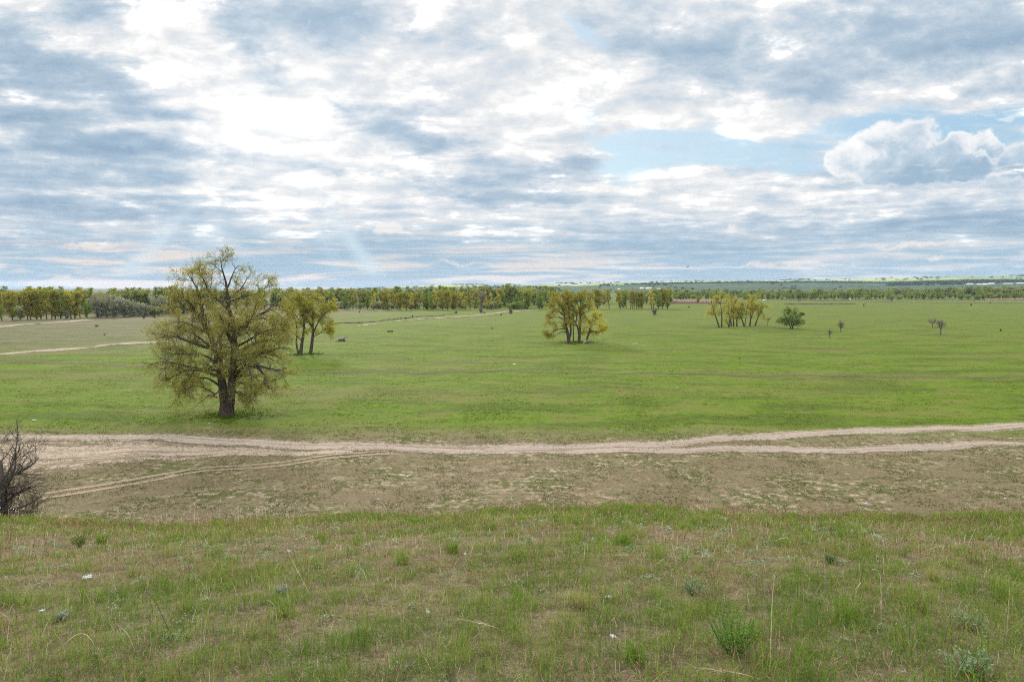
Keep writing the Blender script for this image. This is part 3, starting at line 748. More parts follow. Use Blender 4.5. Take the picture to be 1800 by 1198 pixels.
hand_tree('poplar_tree', 'thick forked poplar at the left of the meadow clump, boughs sweeping down left', (1001, 603), [
 (z2([(560, 1045), (545, 900), (520, 780), (490, 640), (480, 520), (470, 420), (420, 300)]), .50, .10, (0, .5)),
 (z2([(560, 930), (600, 830), (580, 700), (560, 560), (550, 400), (545, 250), (540, 130)]), .30, .05, (0, -1)),
 (z2([(480, 520), (430, 480), (360, 400), (280, 320), (230, 300)]), .20, .03, (.4, 1.5)),
 (z2([(470, 560), (380, 545), (300, 530), (220, 530)]), .15, .02, (.4, -1.5)),
 (z2([(520, 830), (440, 800), (360, 860), (290, 950)]), .16, .02, (.2, 1.0)),
 (z2([(510, 760), (410, 755), (320, 790), (230, 860), (170, 850)]), .18, .02, (.2, -2.0)),
 (z2([(490, 680), (400, 620), (330, 660), (220, 690)]), .15, .02, (.2, 2.4)),
 (z2([(480, 470), (420, 350), (340, 240), (310, 180)]), .16, .02, (.3, -2.0)),
 (z2([(545, 300), (480, 220), (460, 160)]), .12, .02, (-.8, 1.0)),
 (z2([(550, 400), (600, 280), (620, 150)]), .14, .02, (-.8, -2.0))], OLIVE, 21, group=GC, zs=(.97, .97, .86))
hand_tree('poplar_tree', 'slender poplar with the thinnest trunk, between the two forked trunks of the clump', (1008, 601), [
 (z2([(625, 1028), (625, 850), (622, 650), (615, 450), (610, 300), (600, 200)]), .16, .04, (0, .6)),
 (z2([(622, 560), (670, 510), (700, 440)]), .08, .02, (.3, -.6)),
 (z2([(616, 450), (570, 380), (550, 300)]), .08, .02, (.3, 1.2))], OLIVE, 22, group=GC, zs=(1, 1, .87))
hand_tree('poplar_tree', 'tall twin stemmed poplar in the clump with a bough bent out to the right', (1018, 602), [
 (z2([(715, 1038), (722, 900), (735, 700), (738, 520), (742, 340), (760, 200), (770, 120)]), .42, .05, (0, .5)),
 (z2([(715, 850), (700, 740), (660, 630), (600, 550)]), .26, .05, (0, -1)),
 (z2([(660, 640), (690, 560), (650, 380), (610, 300), (570, 240)]), .18, .03, (-.8, 1)),
 (z2([(740, 510), (790, 460), (870, 430), (890, 370)]), .16, .03, (.3, -1)),
 (z2([(742, 400), (700, 320), (670, 220), (660, 150)]), .14, .02, (.3, 1.5)),
 (z2([(742, 360), (800, 330), (850, 300), (880, 320)]), .14, .02, (.3, -2.0)),
 (z2([(736, 640), (780, 560), (800, 500)]), .12, .02, (.3, 1.4))], OLIVE, 23, group=GC, zs=(1, 1, .86))
hand_tree('poplar_tree', 'leaning yellow green tree bending right over the grey stump pile', (1032, 601), [
 (z2([(840, 1010), (850, 940), (880, 850), (910, 810), (960, 815), (1000, 850), (1090, 840), (1150, 800)]), .30, .04, (0, -.6)),
 (z2([(880, 850), (900, 740), (930, 650), (960, 570), (980, 520)]), .22, .04, (0, 1)),
 (z2([(920, 700), (870, 640), (840, 590)]), .14, .02, (.2, -1.4)),
 (z2([(960, 640), (1010, 610), (1060, 590), (1120, 640)]), .14, .02, (.3, 1.6)),
 (z2([(895, 780), (840, 740), (790, 780), (780, 860)]), .14, .02, (0, 1.6)),
 (z2([(920, 730), (990, 690), (1060, 720), (1110, 760)]), .12, .02, (0, -2.0)),
 (z2([(930, 810), (900, 840), (880, 880)]), .08, .02, (0, 1.6))], YELLOW, 24, group=GC, zs=(.92, .92, .90), dens=(2.4, 4.4), leaves=8)

GB = 'pair of poplars behind the old poplar'
hand_tree('poplar_tree', 'poplar half hidden behind the right side of the huge old poplar', (526, 625), [
 (z1([(1050, 725), (1060, 640), (1072, 540), (1080, 480), (1060, 420), (1050, 360)]), .42, .06, (0, .4)),
 (z1([(1040, 725), (1020, 640), (1030, 540), (1010, 430), (990, 380)]), .26, .04, (0, -1)),
 (z1([(1075, 520), (1020, 440), (980, 380), (960, 350)]), .18, .03, (.3, 1)),
 (z1([(1080, 480), (1110, 400), (1120, 340)]), .18, .03, (.3, -1.4)),
 (z1([(1060, 620), (1000, 560), (960, 560)]), .14, .02, (.2, -1.4))], OLIVE, 31, group=GB, zs=(.95, .95, .86), dens=(2.1,4.0))
hand_tree('poplar_tree', 'crooked poplar with a thin crown and drooping branches, right neighbour of the old poplar', (546, 624), [
 (z1([(1112, 718), (1125, 620), (1130, 540), (1120, 460), (1140, 390), (1110, 320)]), .40, .05, (0, .5)),
 (z1([(1128, 540), (1100, 480), (1075, 420), (1040, 370), (1020, 330)]), .2, .03, (.2, -1)),
 (z1([(1130, 560), (1170, 470), (1200, 420), (1250, 390), (1262, 370)]), .2, .03, (.2, .6)),
 (z1([(1135, 590), (1190, 560), (1225, 490), (1240, 550)]), .12, .015, (.2, -.8)),
 (z1([(1140, 560), (1200, 570), (1235, 545)]), .10, .015, (.2, 1.2)),
 (z1([(1130, 460), (1170, 400), (1190, 340)]), .14, .02, (.3, 1.2))], OLIVE, 32, group=GB, zs=(.95, .95, .86), dens=(2.4, 4.2))

def z3(pts): return [(1200 + a / 6, 480 + b / 6) for a, b in pts]
GR = 'yellow poplars of the small grove on the right meadow'
ROW = [  # pixel base, trunk line, extra boughs, label
 ((1263.8, 575.5), [[(385, 575), (360, 480), (320, 370), (300, 300), (310, 205)], [(340, 420), (300, 410), (260, 400)], [(320, 350), (360, 290), (380, 260)]], 'leftmost leaning poplar of the small yellow grove on the right meadow'),
 ((1268.5, 575), [[(410, 573), (415, 460), (405, 340), (395, 290), (430, 210)], [(400, 310), (370, 280), (350, 250)], [(412, 420), (440, 370), (450, 330)]], 'straight trunked poplar second from the left in the yellow grove'),
 ((1281, 576), [[(485, 578), (495, 520), (500, 470), (480, 400), (485, 300)], [(487, 560), (465, 510), (430, 480)]], 'small crooked poplar with a bare stem arching left, third in the yellow grove'),
 ((1285.5, 574), [[(515, 570), (505, 500), (510, 430), (520, 330), (510, 255)], [(520, 340), (560, 300), (565, 260)]], 'poplar fourth from the left in the yellow grove'),
 ((1289.5, 574), [[(538, 570), (535, 490), (525, 400), (535, 310), (560, 270)], [(530, 420), (560, 370), (570, 340)]], 'poplar fifth from the left in the yellow grove'),
 ((1295, 573.5), [[(572, 566), (570, 480), (555, 400), (560, 340)], [(570, 480), (590, 430), (600, 390)]], 'short poplar just left of the forked one in the yellow grove'),
 ((1308.5, 574), [[(652, 568), (630, 500), (605, 430), (600, 370), (640, 310)], [(655, 565), (665, 480), (675, 380), (690, 290), (705, 240)], [(668, 420), (640, 360), (610, 330)]], 'poplar forked in a wide V from the ground, in the yellow grove'),
 ((1318, 573.5), [[(708, 565), (715, 480), (740, 420), (760, 360), (790, 310)], [(716, 480), (715, 380), (720, 300), (745, 245)], [(735, 430), (710, 390), (700, 350)]], 'poplar with two steep stems second from the right in the yellow grove'),
 ((1327.3, 573.5), [[(762, 565), (785, 490), (820, 410), (850, 355), (890, 330)], [(810, 430), (790, 390), (780, 350)], [(830, 400), (850, 440), (865, 460)], [(850, 360), (840, 330), (820, 310)]], 'rightmost poplar of the yellow grove, leaning far to the right')]
for k, (bp, ls, lab) in enumerate(ROW):
    dz = [(0, .5), (.3, -1.4), (.2, 1.6), (0, -1)]
    hand_tree('poplar_tree', lab, bp, [(z3(l), (.30 if i == 0 else .17), .04, dz[i]) for i, l in enumerate(ls)], YELLOW, 40 + k, group=GR, zs=(1, 1, .95),
              lsize=(.18, .38), dens=(2.6, 3.4), leaves=4, spread=.28, sec=dict(tmin=.28, up=.03, length=(.8, 2.0)))
hand_tree('willow_tree', 'rounded dark green willow with two short trunks alone on the right meadow', (1391, 577.5), [
 (z3([(1140, 583), (1130, 540), (1095, 480), (1060, 420), (1050, 370)]), .34, .05, (0, .6)),
 (z3([(1160, 583), (1170, 520), (1190, 440), (1190, 370), (1185, 345)]), .34, .05, (0, -.6)),
 (z3([(1150, 550), (1140, 460), (1120, 380), (1110, 345)]), .2, .04, (0, 2)),
 (z3([(1165, 550), (1230, 470), (1270, 420), (1295, 400)]), .2, .03, (0, 1)),
 (z3([(1130, 540), (1080, 520), (1030, 490), (1005, 475)]), .18, .03, (0, -1)),
 (z3([(1170, 545), (1230, 530), (1280, 500)]), .16, .03, (0, -1.5)),
 (z3([(1150, 540), (1150, 470), (1150, 420)]), .2, .03, (0, -3)),
 (z3([(1150, 540), (1150, 450), (1160, 390)]), .2, .03, (0, 3))], WILLOW, 60, zs=(.80, .80, .84), lsize=(.22, .42), dens=(4.6, 4.4), leaves=7, spread=.22, sec=dict(up=.04, length=(.6, 1.5), tmin=.25))

# ---- bare thorn trees and bushes
def bare_tree(kind, label, base, hpx, wpx, seed, group=None, stems=3, trunk=.35, lean=0.0, cat='tree', mat=None, dens=(3.6, 4.0)):
    g = np.random.default_rng(seed)
    b = at(*base); sc = b.y / F
    h, w_ = hpx * sc, wpx * sc
    fork = Vector((lean * h, 0, trunk * h))
    limbs = []
    if trunk > .05: limbs.append(([(0, 0, -.1), (lean * h * .4, 0, trunk * h * .5), tuple(fork)], .045 * h, .03 * h))
    for k in range(stems):
        a = 2 * math.pi * (k + g.uniform(-.2, .2)) / stems
        rr = w_ * .38 * g.uniform(.25, 1.0)
        e = (fork.x + math.cos(a) * rr, fork.y + math.sin(a) * rr, h * g.uniform(.62, .92))
        m_ = tuple((fork[i] + e[i]) / 2 + (.0 if i < 2 else -.04 * h) for i in range(3))
        limbs.append(([tuple(fork) if trunk > .05 else (0, 0, -.1), m_, e], .026 * h, .008 * h))
    n = 10
    P = np.stack([resample(l[0], n) for l in limbs]); Rr = np.stack([np.linspace(l[1], l[2], n) for l in limbs])
    st = P[1:] if trunk > .05 else P; sr = Rr[1:] if trunk > .05 else Rr
    L2, R2 = spawn(g, st, sr, density=dens[0] * 6 / h, tmin=.1, ang=(.4, 1.1), length=(.18 * h, .38 * h), nseg=5, wob=.2, up=.06, out=.0, rmin=.0048 * h)
    L3, R3 = spawn(g, L2, R2, density=dens[1] * 6 / h, tmin=.1, ang=(.4, 1.2), length=(.08 * h, .2 * h), nseg=4, wob=.2, up=.1, rmin=.0036 * h)
    L4, R4 = spawn(g, L3, R3, density=dens[1] * 7 / h, tmin=.1, ang=(.35, .9), length=(.05 * h, .11 * h), nseg=3, wob=.2, up=.06, rmin=.0030 * h)
    root = empty(kind, (b.x, b.y, H1(b.x, b.y) - .03))
    tag(root, label, cat, group)
    link('trunk', tube_mesh('trunk', [(P, Rr, 7)], M_DEAD), root)
    link('crown', tube_mesh('crown', [(L2, R2, 4), (L3, R3, 3), (L4, R4, 3)], mat or M_BRUSH), root)
    return root
GT = 'small bare thorn trees scattered on the right meadow'
bare_tree('thorn_tree', 'tiny bare round headed tree between the yellow grove and the green willow', (1349.5, 572), 13.5, 9, 71, GT, 3, .45)
bare_tree('thorn_tree', 'small bare tree, nearer and smaller one of the pair right of the willow', (1459.5, 592), 16, 14, 72, GT, 4, .38, -.1)
bare_tree('thorn_tree', 'wide bare tree forking low, farther one of the pair right of the willow', (1477, 582.5), 19, 23, 73, GT, 4, .26, .05)
bare_tree('thorn_tree', 'flat topped bare tree, left one of the two at the far right of the meadow', (1639, 576), 15, 17, 74, GT, 4, .42)
bare_tree('thorn_tree', 'slim bare tree with vase shaped crown, right one of two at far right', (1653.5, 588), 24, 14, 75, GT, 4, .36)
bare_tree('thorn_tree', 'distant small bare tree with a V shaped crown beyond the right meadow', (1518, 540), 7.5, 9, 76, GT, 3, .35)
bare_tree('thorn_tree', 'dark bare tree before the foot of the far riverside wood', (1567, 531), 8, 12, 77, GT, 4, .25)
bare_tree('thorn_tree', 'dull bare tree standing at the edge of the riverside wood, right of the willow', (1425.5, 528.6), 6, 7, 78, GT, 4, .15)
bare_tree('bare_shrub', 'round grey leafless bush on the meadow before the right end of the tree row', (1151, 554), 12, 17, 79, None, 9, .0, cat='bush', dens=(3.2, 3.4))
bare_tree('bare_shrub', 'leafless shrub beside the bend of the pale sandy path', (898, 551), 11, 11, 80, None, 6, .0, cat='bush')
bare_tree('bare_shrub', 'dark leafless bush at the foot of a brown tree by the sandy path', (846, 550), 11, 9, 81, None, 7, .0, cat='bush')
bare_tree('bare_shrub', 'wide dark leafless thicket right of the crooked poplar at the wood edge', (590, 546.5), 13, 26, 82, None, 12, .0, cat='bush', dens=(3.0, 3.0))

# ---- the dead bush at the rim of the bluff
g = np.random.default_rng(90)
by = 15.6; bx = ray(10, 905).x / ray(10, 905).y * by
bz = H1(bx, by)
def bp(px, py, dy=0.0):
    d = ray(px, py); t_ = (by + dy) / d.y
    return (d.x * t_ - bx, dy, CAM_H + d.z * t_ - bz)
lim = [([(0, 0, -.15), bp(7, 870), bp(4, 840, .1), bp(1, 800, .2)], .085, .03), ([bp(5, 848), bp(15, 832, .2), bp(35, 820, .4), bp(50, 812, .5), bp(62, 796, .6)], .05, .012),
       ([bp(9, 880), bp(22, 864, -.2), bp(35, 855, -.3), bp(50, 846, -.4)], .045, .01), ([bp(12, 898), bp(30, 890, .1), bp(50, 882, .2), bp(66, 870, .3)], .05, .01),
       ([bp(6, 862), bp(-20, 840, .2), bp(-45, 815, .2), bp(-60, 790, .3)], .05, .01), ([bp(9, 885), bp(-30, 872, -.3), bp(-60, 850, -.5)], .05, .01),
       ([bp(4, 838), bp(18, 812), bp(24, 790, .1), bp(27, 755, .1)], .03, .005), ([bp(8, 880), bp(10, 850, -.6), bp(20, 825, -.9)], .04, .01), ([bp(8, 880), bp(0, 850, .7), bp(-10, 820, 1.0)], .04, .01),
       ([bp(1, 805), bp(-8, 785), bp(-4, 762)], .03, .006), ([bp(12, 896), bp(40, 897, -.5), bp(58, 892, -.8)], .03, .008), ([bp(12, 896), bp(-20, 893, -.5), bp(-50, 888, -.6)], .03, .008)]
P = np.stack([resample(l[0], 12) for l in lim]); Rr = np.stack([np.linspace(l[1], l[2], 12) for l in lim])
L2, R2 = spawn(g, P, Rr, density=15.0, tmin=.15, ang=(.4, 1.1), length=(.25, .65), nseg=6, wob=.18, up=.07, rmin=.006, lrel=.7)
L3, R3 = spawn(g, L2, R2, density=10.0, tmin=.1, ang=(.35, .9), length=(.15, .45), nseg=4, wob=.2, up=.09, rmin=.0035)
L4, R4 = spawn(g, L3, R3, density=9.0, tmin=.1, ang=(.35, .9), length=(.08, .2), nseg=3, wob=.2, up=.05, rmin=.0028)
root = empty('dead_shrub', (bx, by, bz), 0, (1.1, 1.1, .92)); tag(root, 'dark tangled leafless shrub rising at the left rim of the near grassy slope', 'shrub')
link('trunk', tube_mesh('trunk', [(P, Rr, 8)], M_DEAD), root)
link('crown', tube_mesh('crown', [(L2, R2, 5), (L3, R3, 3), (L4, R4, 3)], M_DEAD), root)
# ------------------------------------------------------------------ woods along the meadow
def proto(seed, h, spread, stems, pal, trunk=.35, leaves=11, lsize=(.35, .75), dens=(1.7, 2.2), lean=0.0, up=.10, split=True, limb_from=.10, bark=None, rmul=1.0):
    """a free standing tree of height h grown from a bundle of stems -> (trunk mesh, crown mesh)"""
    g = np.random.default_rng(seed)
    limbs = []
    for k in range(stems):
        a = 2 * math.pi * k / stems + g.uniform(-.5, .5); rr = spread * g.uniform(.35, .8) if stems > 1 else spread * .15
        ex, ey = math.cos(a) * rr + lean * h, math.sin(a) * rr
        hh = h * g.uniform(.82, .95)
        limbs.append(([(0, 0, -.3), (ex * .2, ey * .2, hh * .3), (ex * .6 + g.normal() * .3, ey * .6, hh * .65), (ex, ey, hh)], h * .022 * rmul, h * .004))
    n = 10
    P = np.stack([resample(l[0], n) for l in limbs]); Rr = np.stack([np.linspace(l[1], l[2], n) for l in limbs])
    L2, R2 = spawn(g, P, Rr, density=dens[0], tmin=limb_from, ang=(.45, 1.15), length=(spread * .45, spread * 1.0), nseg=6, wob=.2, up=up, rmin=.03, lrel=.6, taper=.6)
    L3, R3 = spawn(g, L2, R2, density=dens[1], tmin=.15, ang=(.4, 1.1), length=(.7, 1.6), nseg=4, wob=.25, up=.02, rmin=.02)
    lp = leaf_points(g, L3, leaves, .32)
    Va, Qa = tubes([(P, Rr, 6), (L2, R2, 4)]); Vb, Qb = tubes([(L3, R3, 3)])
    Q = np.concatenate([Qa, Qb + len(Va)])
    tm = mesh_np('trunk', np.concatenate([Va, Vb]), Q, np.full(len(Q), 4), [bark or M_BARK, M_TWIG], midx=np.repeat([0, 1], [len(Qa), len(Qb)]), smooth=True)
    return tm, leaf_mesh('crown', g, lp, lsize, pal, clump=2.2)

P_POP = [proto(101 + k, 12, 3.4, s_, pal, lean=ln) for k, (s_, pal, ln) in enumerate([(2, OLIVE, .02), (1, OLIVE, .06), (3, GREENY, 0), (2, YELLOW, -.04), (1, OLIVE, -.05), (3, OLIVE, .03)])]
P_GRN = [proto(121 + k, 11, 4.2, 3, GREENY, lean=0, leaves=13, limb_from=.08) for k in range(2)]
P_BIG = [proto(131 + k, 13, 4.4, s_, pal, leaves=10, lsize=(.45, .95)) for k, (s_, pal) in enumerate([(2, WOOD), (3, WOOD), (2, RUST), (3, GREENY)])]
P_BSH = [proto(141 + k, 6.5, 3.6, 8, pal, leaves=8, lsize=(.3, .6), limb_from=.05, bark=M_TWIG, rmul=.55) for k, pal in enumerate([GREYG, GREYG, GREENY, WILLOW])]

def plant(pr, pos, h, ref, label, group, kind='poplar_tree', cat='tree', wide=1.0, parts=True, g=None):
    s_ = h / ref
    root = empty(kind, (pos[0], pos[1], H1(pos[0], pos[1]) - .05), g.uniform(0, 6.28), (s_ * wide, s_ * wide, s_))
    tag(root, label, cat, group)
    for nm, me in zip(('trunk', 'crown'), pr):
        link(nm, me, root)
    return root

def htop(base, top):
    """height of a tree whose foot and top show at these pixel rows"""
    b = at(900, base); d = ray(900, top + 1.3)
    return CAM_H + d.z / d.y * b.y

gw = np.random.default_rng(77)
ORD = ['first', 'second', 'third', 'fourth', 'fifth', 'sixth', 'seventh', 'eighth', 'ninth', 'tenth', 'eleventh', 'twelfth', 'thirteenth', 'fourteenth',
       'fifteenth', 'sixteenth', 'seventeenth', 'eighteenth', 'nineteenth', 'twentieth', 'twenty first', 'twenty second', 'twenty third', 'twenty fourth', 'twenty fifth', 'twenty sixth']

# row of separate poplars on the far side of the meadow, right of the clump
ROWR = [(1090, 543, 511, 0), (1095, 543, 514, 2), (1101, 543, 522, 1), (1108, 543, 512, 1), (1112, 543, 512, 4), (1116, 543, 514, 1), (1119, 543, 512, 4), (1123, 543, 513, 0), (1127, 543, 514, 5),
        (1145, 543, 510, 3), (1149, 543, 510, 1), (1157, 543, 509, 2), (1165, 543, 508.5, 5), (1173, 543, 508, 0)]
for k, (px, py, top, v) in enumerate(ROWR):
    plant(P_POP[v], at(px, py + gw.uniform(-.3, .3)), htop(py, top), 12, 'poplar of the far tree row right of the clump, %s from its left end' % ORD[k], 'far tree row right of the clump', wide=.9, g=gw)
# trees behind the clump
for px, py, top, v, lab in [(1050, 544, 509, 5, 'broad brownish poplar standing behind the right side of the meadow clump'), (1071, 543, 510, 1, 'slim poplar with a bare straight trunk just right of the meadow clump'),
                            (972, 542, 513, 0, 'poplar seen through the left edge of the meadow clump'), (1036, 543, 510, 4, 'poplar seen between the trunks of the meadow clump')]:
    plant(P_POP[v], at(px, py), htop(py, top), 12, lab, 'poplars behind the meadow clump', wide=1.1, g=gw)
for px, py, top, v, wd, lab in [(925, 543, 510, 0, 1.15, 'broad fresh green tree with several trunks where the sandy path ends'), (948, 543, 519, 1, .8, 'low green tree close right of the broad fresh green one'),
                                (908, 543, 520, 1, .7, 'low green tree whose branch bends down left of the broad fresh green one')]:
    plant(P_GRN[v], at(px, py), htop(py, top), 11, lab, 'green trees at the end of the sandy path', 'broadleaf_tree', wide=wd, g=gw)
# front row of the wood in the middle
FRONT = [606, 621, 634, 645, 656, 674, 681, 692, 703, 714, 722, 731, 743, 751, 757, 766, 777, 786, 797, 808, 817, 827, 834, 855, 874]
for k, px in enumerate(FRONT):
    top = (514 if px < 720 else 513.5) + gw.uniform(-2.5, 3.0)
    if px in (827, 834, 855, 874): top = 514
    lab = '%s tree from the left in the front row of the wood beyond the meadow' % ORD[k]
    plant(P_POP[gw.integers(0, 6)], at(px + gw.uniform(-1, 1), 544.0 + gw.uniform(-.6, .8)), htop(544, top), 12, lab, 'front row of the wood beyond the meadow', wide=gw.uniform(.8, 1.15), g=gw)
bare_tree('bare_tree', 'thin brown tree with dark sprouting base standing before the front row', (846, 549), 36, 13, 210, None, 3, .55)
# wood behind, deep rows of crowns
def rows(n, x0, x1, b0, b1, topf, protos, ref, label, group, kind='woodland_tree', wide=(1.0, 1.4), avoid=None):
    for k_ in range(n):
        px = x0 + (x1 - x0) * (k_ + gw.uniform(-2.5, 3.5)) / n; py = gw.uniform(b0, b1)
        if avoid and avoid(px, py): continue
        top = topf(px) + gw.uniform(-.8, 3.4)
        plant(protos[gw.integers(0, len(protos))], at(px, py), htop(py, top), ref, label, group, kind, wide=gw.uniform(*wide), g=gw)
rows(130, 500, 968, 532, 541, lambda p: np.interp(p, [500, 600, 700, 780, 900, 968], [508, 508.5, 509, 507, 506, 507]), P_BIG + P_POP[:1], 13,
     'tree crowded in the deep wood behind the front row beyond the meadow', 'deep wood beyond the middle of the meadow')
rows(44, 985, 1190, 527, 536, lambda p: 511, P_BIG, 13, 'dark tree of the wood glimpsed behind the meadow clump', 'wood behind the meadow clump')
# wood on the left
lb = lambda p: np.interp(p, [0, 60, 160, 300, 500], [562.5, 561, 557, 553, 548])
LEFT = [(3, 511.5, 4), (22, 514, 0), (49, 512, 1), (54, 511.5, 0), (65, 509.5, 5), (72, 510, 0), (82, 512, 4), (91, 511, 1), (97, 511, 0), (107, 513, 2), (117, 512, 4), (125, 511, 3), (132, 511.5, 0), (141, 513, 1)]
for k, (px, top, v) in enumerate(LEFT):
    plant(P_POP[v], at(px, lb(px)), htop(lb(px), top), 12, '%s poplar from the left edge along the front of the left wood' % ORD[k], 'poplars along the front of the left wood', wide=1.0, g=gw)
plant(P_GRN[0], at(-3, 563.5), htop(563.5, 536), 11, 'young yellow green tree at the left edge of the photo before the wood', None, 'broadleaf_tree', wide=.9, g=gw)
plant(P_GRN[1], at(153, 558), htop(558, 530), 11, 'bright green leaning tree at the right end of the left poplar front', None, 'broadleaf_tree', wide=.7, g=gw)
GREY = [(172, 557, 525, 1.0), (188, 557, 521, 1.1), (203, 557, 524, 1.1), (218, 556.5, 528, 1.0), (232, 556.5, 532, 1.0), (247, 556, 535, 1.0), (258, 555.5, 537, .8), (278, 554, 523, 1.0), (36, 561, 540, 1.0), (118, 559, 545, .9)]
for k, (px, py, top, wd) in enumerate(GREY):
    lab = ['grey green willow bush left end of the bushy edge', 'tallest rounded grey willow bush of the bushy edge', 'grey willow bush right beside the tallest one', 'pale grey willow bush in the middle of the bushy edge',
           'pale willow bush sloping down to the right', 'low pale willow bush second from the right end', 'smallest willow bush at the right end of the bushy edge',
           'tall grey willow bush just left of the huge old poplar', 'pale bluish bush between the first trunks of the left wood', 'low grey bush under the poplars of the left wood'][k]
    plant(P_BSH[k % 2], at(px, py), htop(py, top), 6.5, lab, 'grey willow bushes at the edge of the left wood', 'willow_bush', 'bush', wide=wd, g=gw)
rows(95, -70, 330, 546, 552, lambda p: np.interp(p, [0, 100, 200, 300], [510.5, 511, 512, 511]), P_BIG + P_POP[:2], 13, 'tree crowded deep in the wood on the left side', 'deep wood on the left side')
rows(26, 300, 520, 541, 546, lambda p: 510, P_BIG + P_POP[:2], 13, 'tree of the wood behind the huge old poplar', 'wood behind the huge old poplar')
rows(55, 600, 960, 541, 543.6, lambda p: 530, P_BSH, 6.5, 'low shrub filling the foot of the wood beyond the meadow', 'undergrowth of the middle wood', 'woodland_shrub', (1.0, 1.7))
rows(40, -40, 330, 550, 555, lambda p: 538, P_BSH, 6.5, 'low shrub filling the foot of the left wood', 'undergrowth of the left wood', 'woodland_shrub', (1.0, 1.7))
# riverside wood on the right: low willows in front, tall trees behind
rows(200, 1180, 1850, 523.6, 526.6, lambda p: 515.5, P_BSH[2:] + P_GRN + P_BIG[3:], 8, 'light green tree in the low front of the riverside wood', 'low front of the riverside wood on the right', 'bankside_tree', (1.0, 1.5))
rows(210, 1180, 1850, 519.5, 523.5, lambda p: np.interp(p, [1180, 1500, 1800], [509, 508, 503.5]), P_BIG, 13, 'tall tree at the back of the riverside wood on the right', 'tall back of the riverside wood on the right', 'riverside_tree', (1.2, 1.8))
plant(P_GRN[0], at(1226.5, 532.5), htop(532.5, 520), 11, 'single round dark green tree standing in the pink brown reeds', None, 'broadleaf_tree', wide=1.0, g=gw)

# ---- reed bed and river bank: nobody could count the reeds
def tuft_mesh(name, g, pts, h, w, cols, blades=5, splay=.35, mat=None):
    """pts (N,3): a few bent blades on each point, one mesh"""
    N = len(pts) * blades
    base = np.repeat(pts, blades, 0) + g.normal(size=(N, 3)) * np.array([1, 1, 0]) * np.asarray(w).mean() * 1.5
    a = g.uniform(0, 6.28, N); L = g.uniform(h[0], h[1], N); lean = np.abs(g.normal(size=N)) * splay
    dx, dy = np.cos(a) * np.sin(lean), np.sin(a) * np.sin(lean); dz = np.cos(lean)
    tipd = np.stack([dx, dy, dz], -1)
    side = np.stack([-np.sin(a + g.normal(size=N) * .8), np.cos(a), np.zeros(N)], -1) * g.uniform(w[0], w[1], N)[:, None] * .5
    mid = base + tipd * L[:, None] * .55
    tip = base + tipd * L[:, None] + np.stack([dx, dy, -np.abs(lean) * .4], -1) * L[:, None] * .35
    V = np.stack([base - side, base + side, mid + side * .8, mid - side * .8, tip], 1).reshape(-1, 3)
    k = np.arange(N)[:, None] * 5
    lo = np.concatenate([k + np.array([0, 1, 2, 3]), k + np.array([3, 2, 4])], 1).ravel()
    sz = np.tile([4, 3], N)
    c = np.repeat(cols, blades, 0) * g.uniform(.72, 1.28, N)[:, None]
    return mesh_np(name, V, lo, sz, mat or M_GRASS, col=np.repeat(c, 5, 0))
gr = np.random.default_rng(300)
def band(n, x0, x1, y0, y1):
    return np.array([(*at(gr.uniform(x0, x1), gr.uniform(y0, y1))[:2], 0) for _ in range(n)])
pts = np.concatenate([band(2600, 1184, 1262, 528.2, 531.8), band(900, 1735, 1860, 525.6, 527.2)])
pts[:, 2] = height(pts[:, 0], pts[:, 1]) - .05
cols = np.array([(.40, .28, .20)]) * gr.uniform(.8, 1.2, (len(pts), 1))
tag(link('reeds', tuft_mesh('reeds', gr, pts, (1.2, 2.2), (.5, 1.0), cols, 4, .25)), 'pink brown dry reeds before the riverside wood', 'reeds', None, 'stuff')
pts = np.concatenate([band(1100, 1180, 1300, 531.5, 534), band(700, 1290, 1900, 526.3, 527.6), band(420, 1380, 1500, 534.0, 535.0)])
pts[:, 2] = height(pts[:, 0], pts[:, 1]) - .05
cols = np.array([(.16, .125, .12)]) * gr.uniform(.8, 1.2, (len(pts), 1))
tag(link('bank_weeds', tuft_mesh('bank_weeds', gr, pts, (.5, 1.1), (.4, .9), cols, 4, .4)), 'dark brown dry weeds along the river bank', 'weeds', None, 'stuff')
# ---- dark line of dead weeds in a shallow ditch left of the clump
u_ = gr.uniform(0, 1, 800)
cx_ = np.interp(u_, [0, .35, .62, .75, .9, 1], [588, 650, 708, 726, 775, 802]); cy_ = np.interp(u_, [0, .35, .62, .75, .9, 1], [569.5, 565.5, 559.5, 557.5, 554.3, 551])
keep = (np.sin(cx_ * .31) + np.sin(cx_ * .83 + 1) + gr.normal(size=800) * .7) > -.7
pts = np.array([(*at(a_, b_ + gr.normal() * .25)[:2], 0) for a_, b_ in zip(cx_[keep], cy_[keep])]); pts[:, 2] = height(pts[:, 0], pts[:, 1]) - .03
cols = np.array([(.13, .115, .075)]) * gr.uniform(.7, 1.3, (len(pts), 1))
tag(link('ditch_weeds', tuft_mesh('ditch_weeds', gr, pts, (.2, .6), (.10, .22), cols, 5, .6)), 'dark dead weeds lining a shallow ditch left of the clump', 'weeds', None, 'stuff')

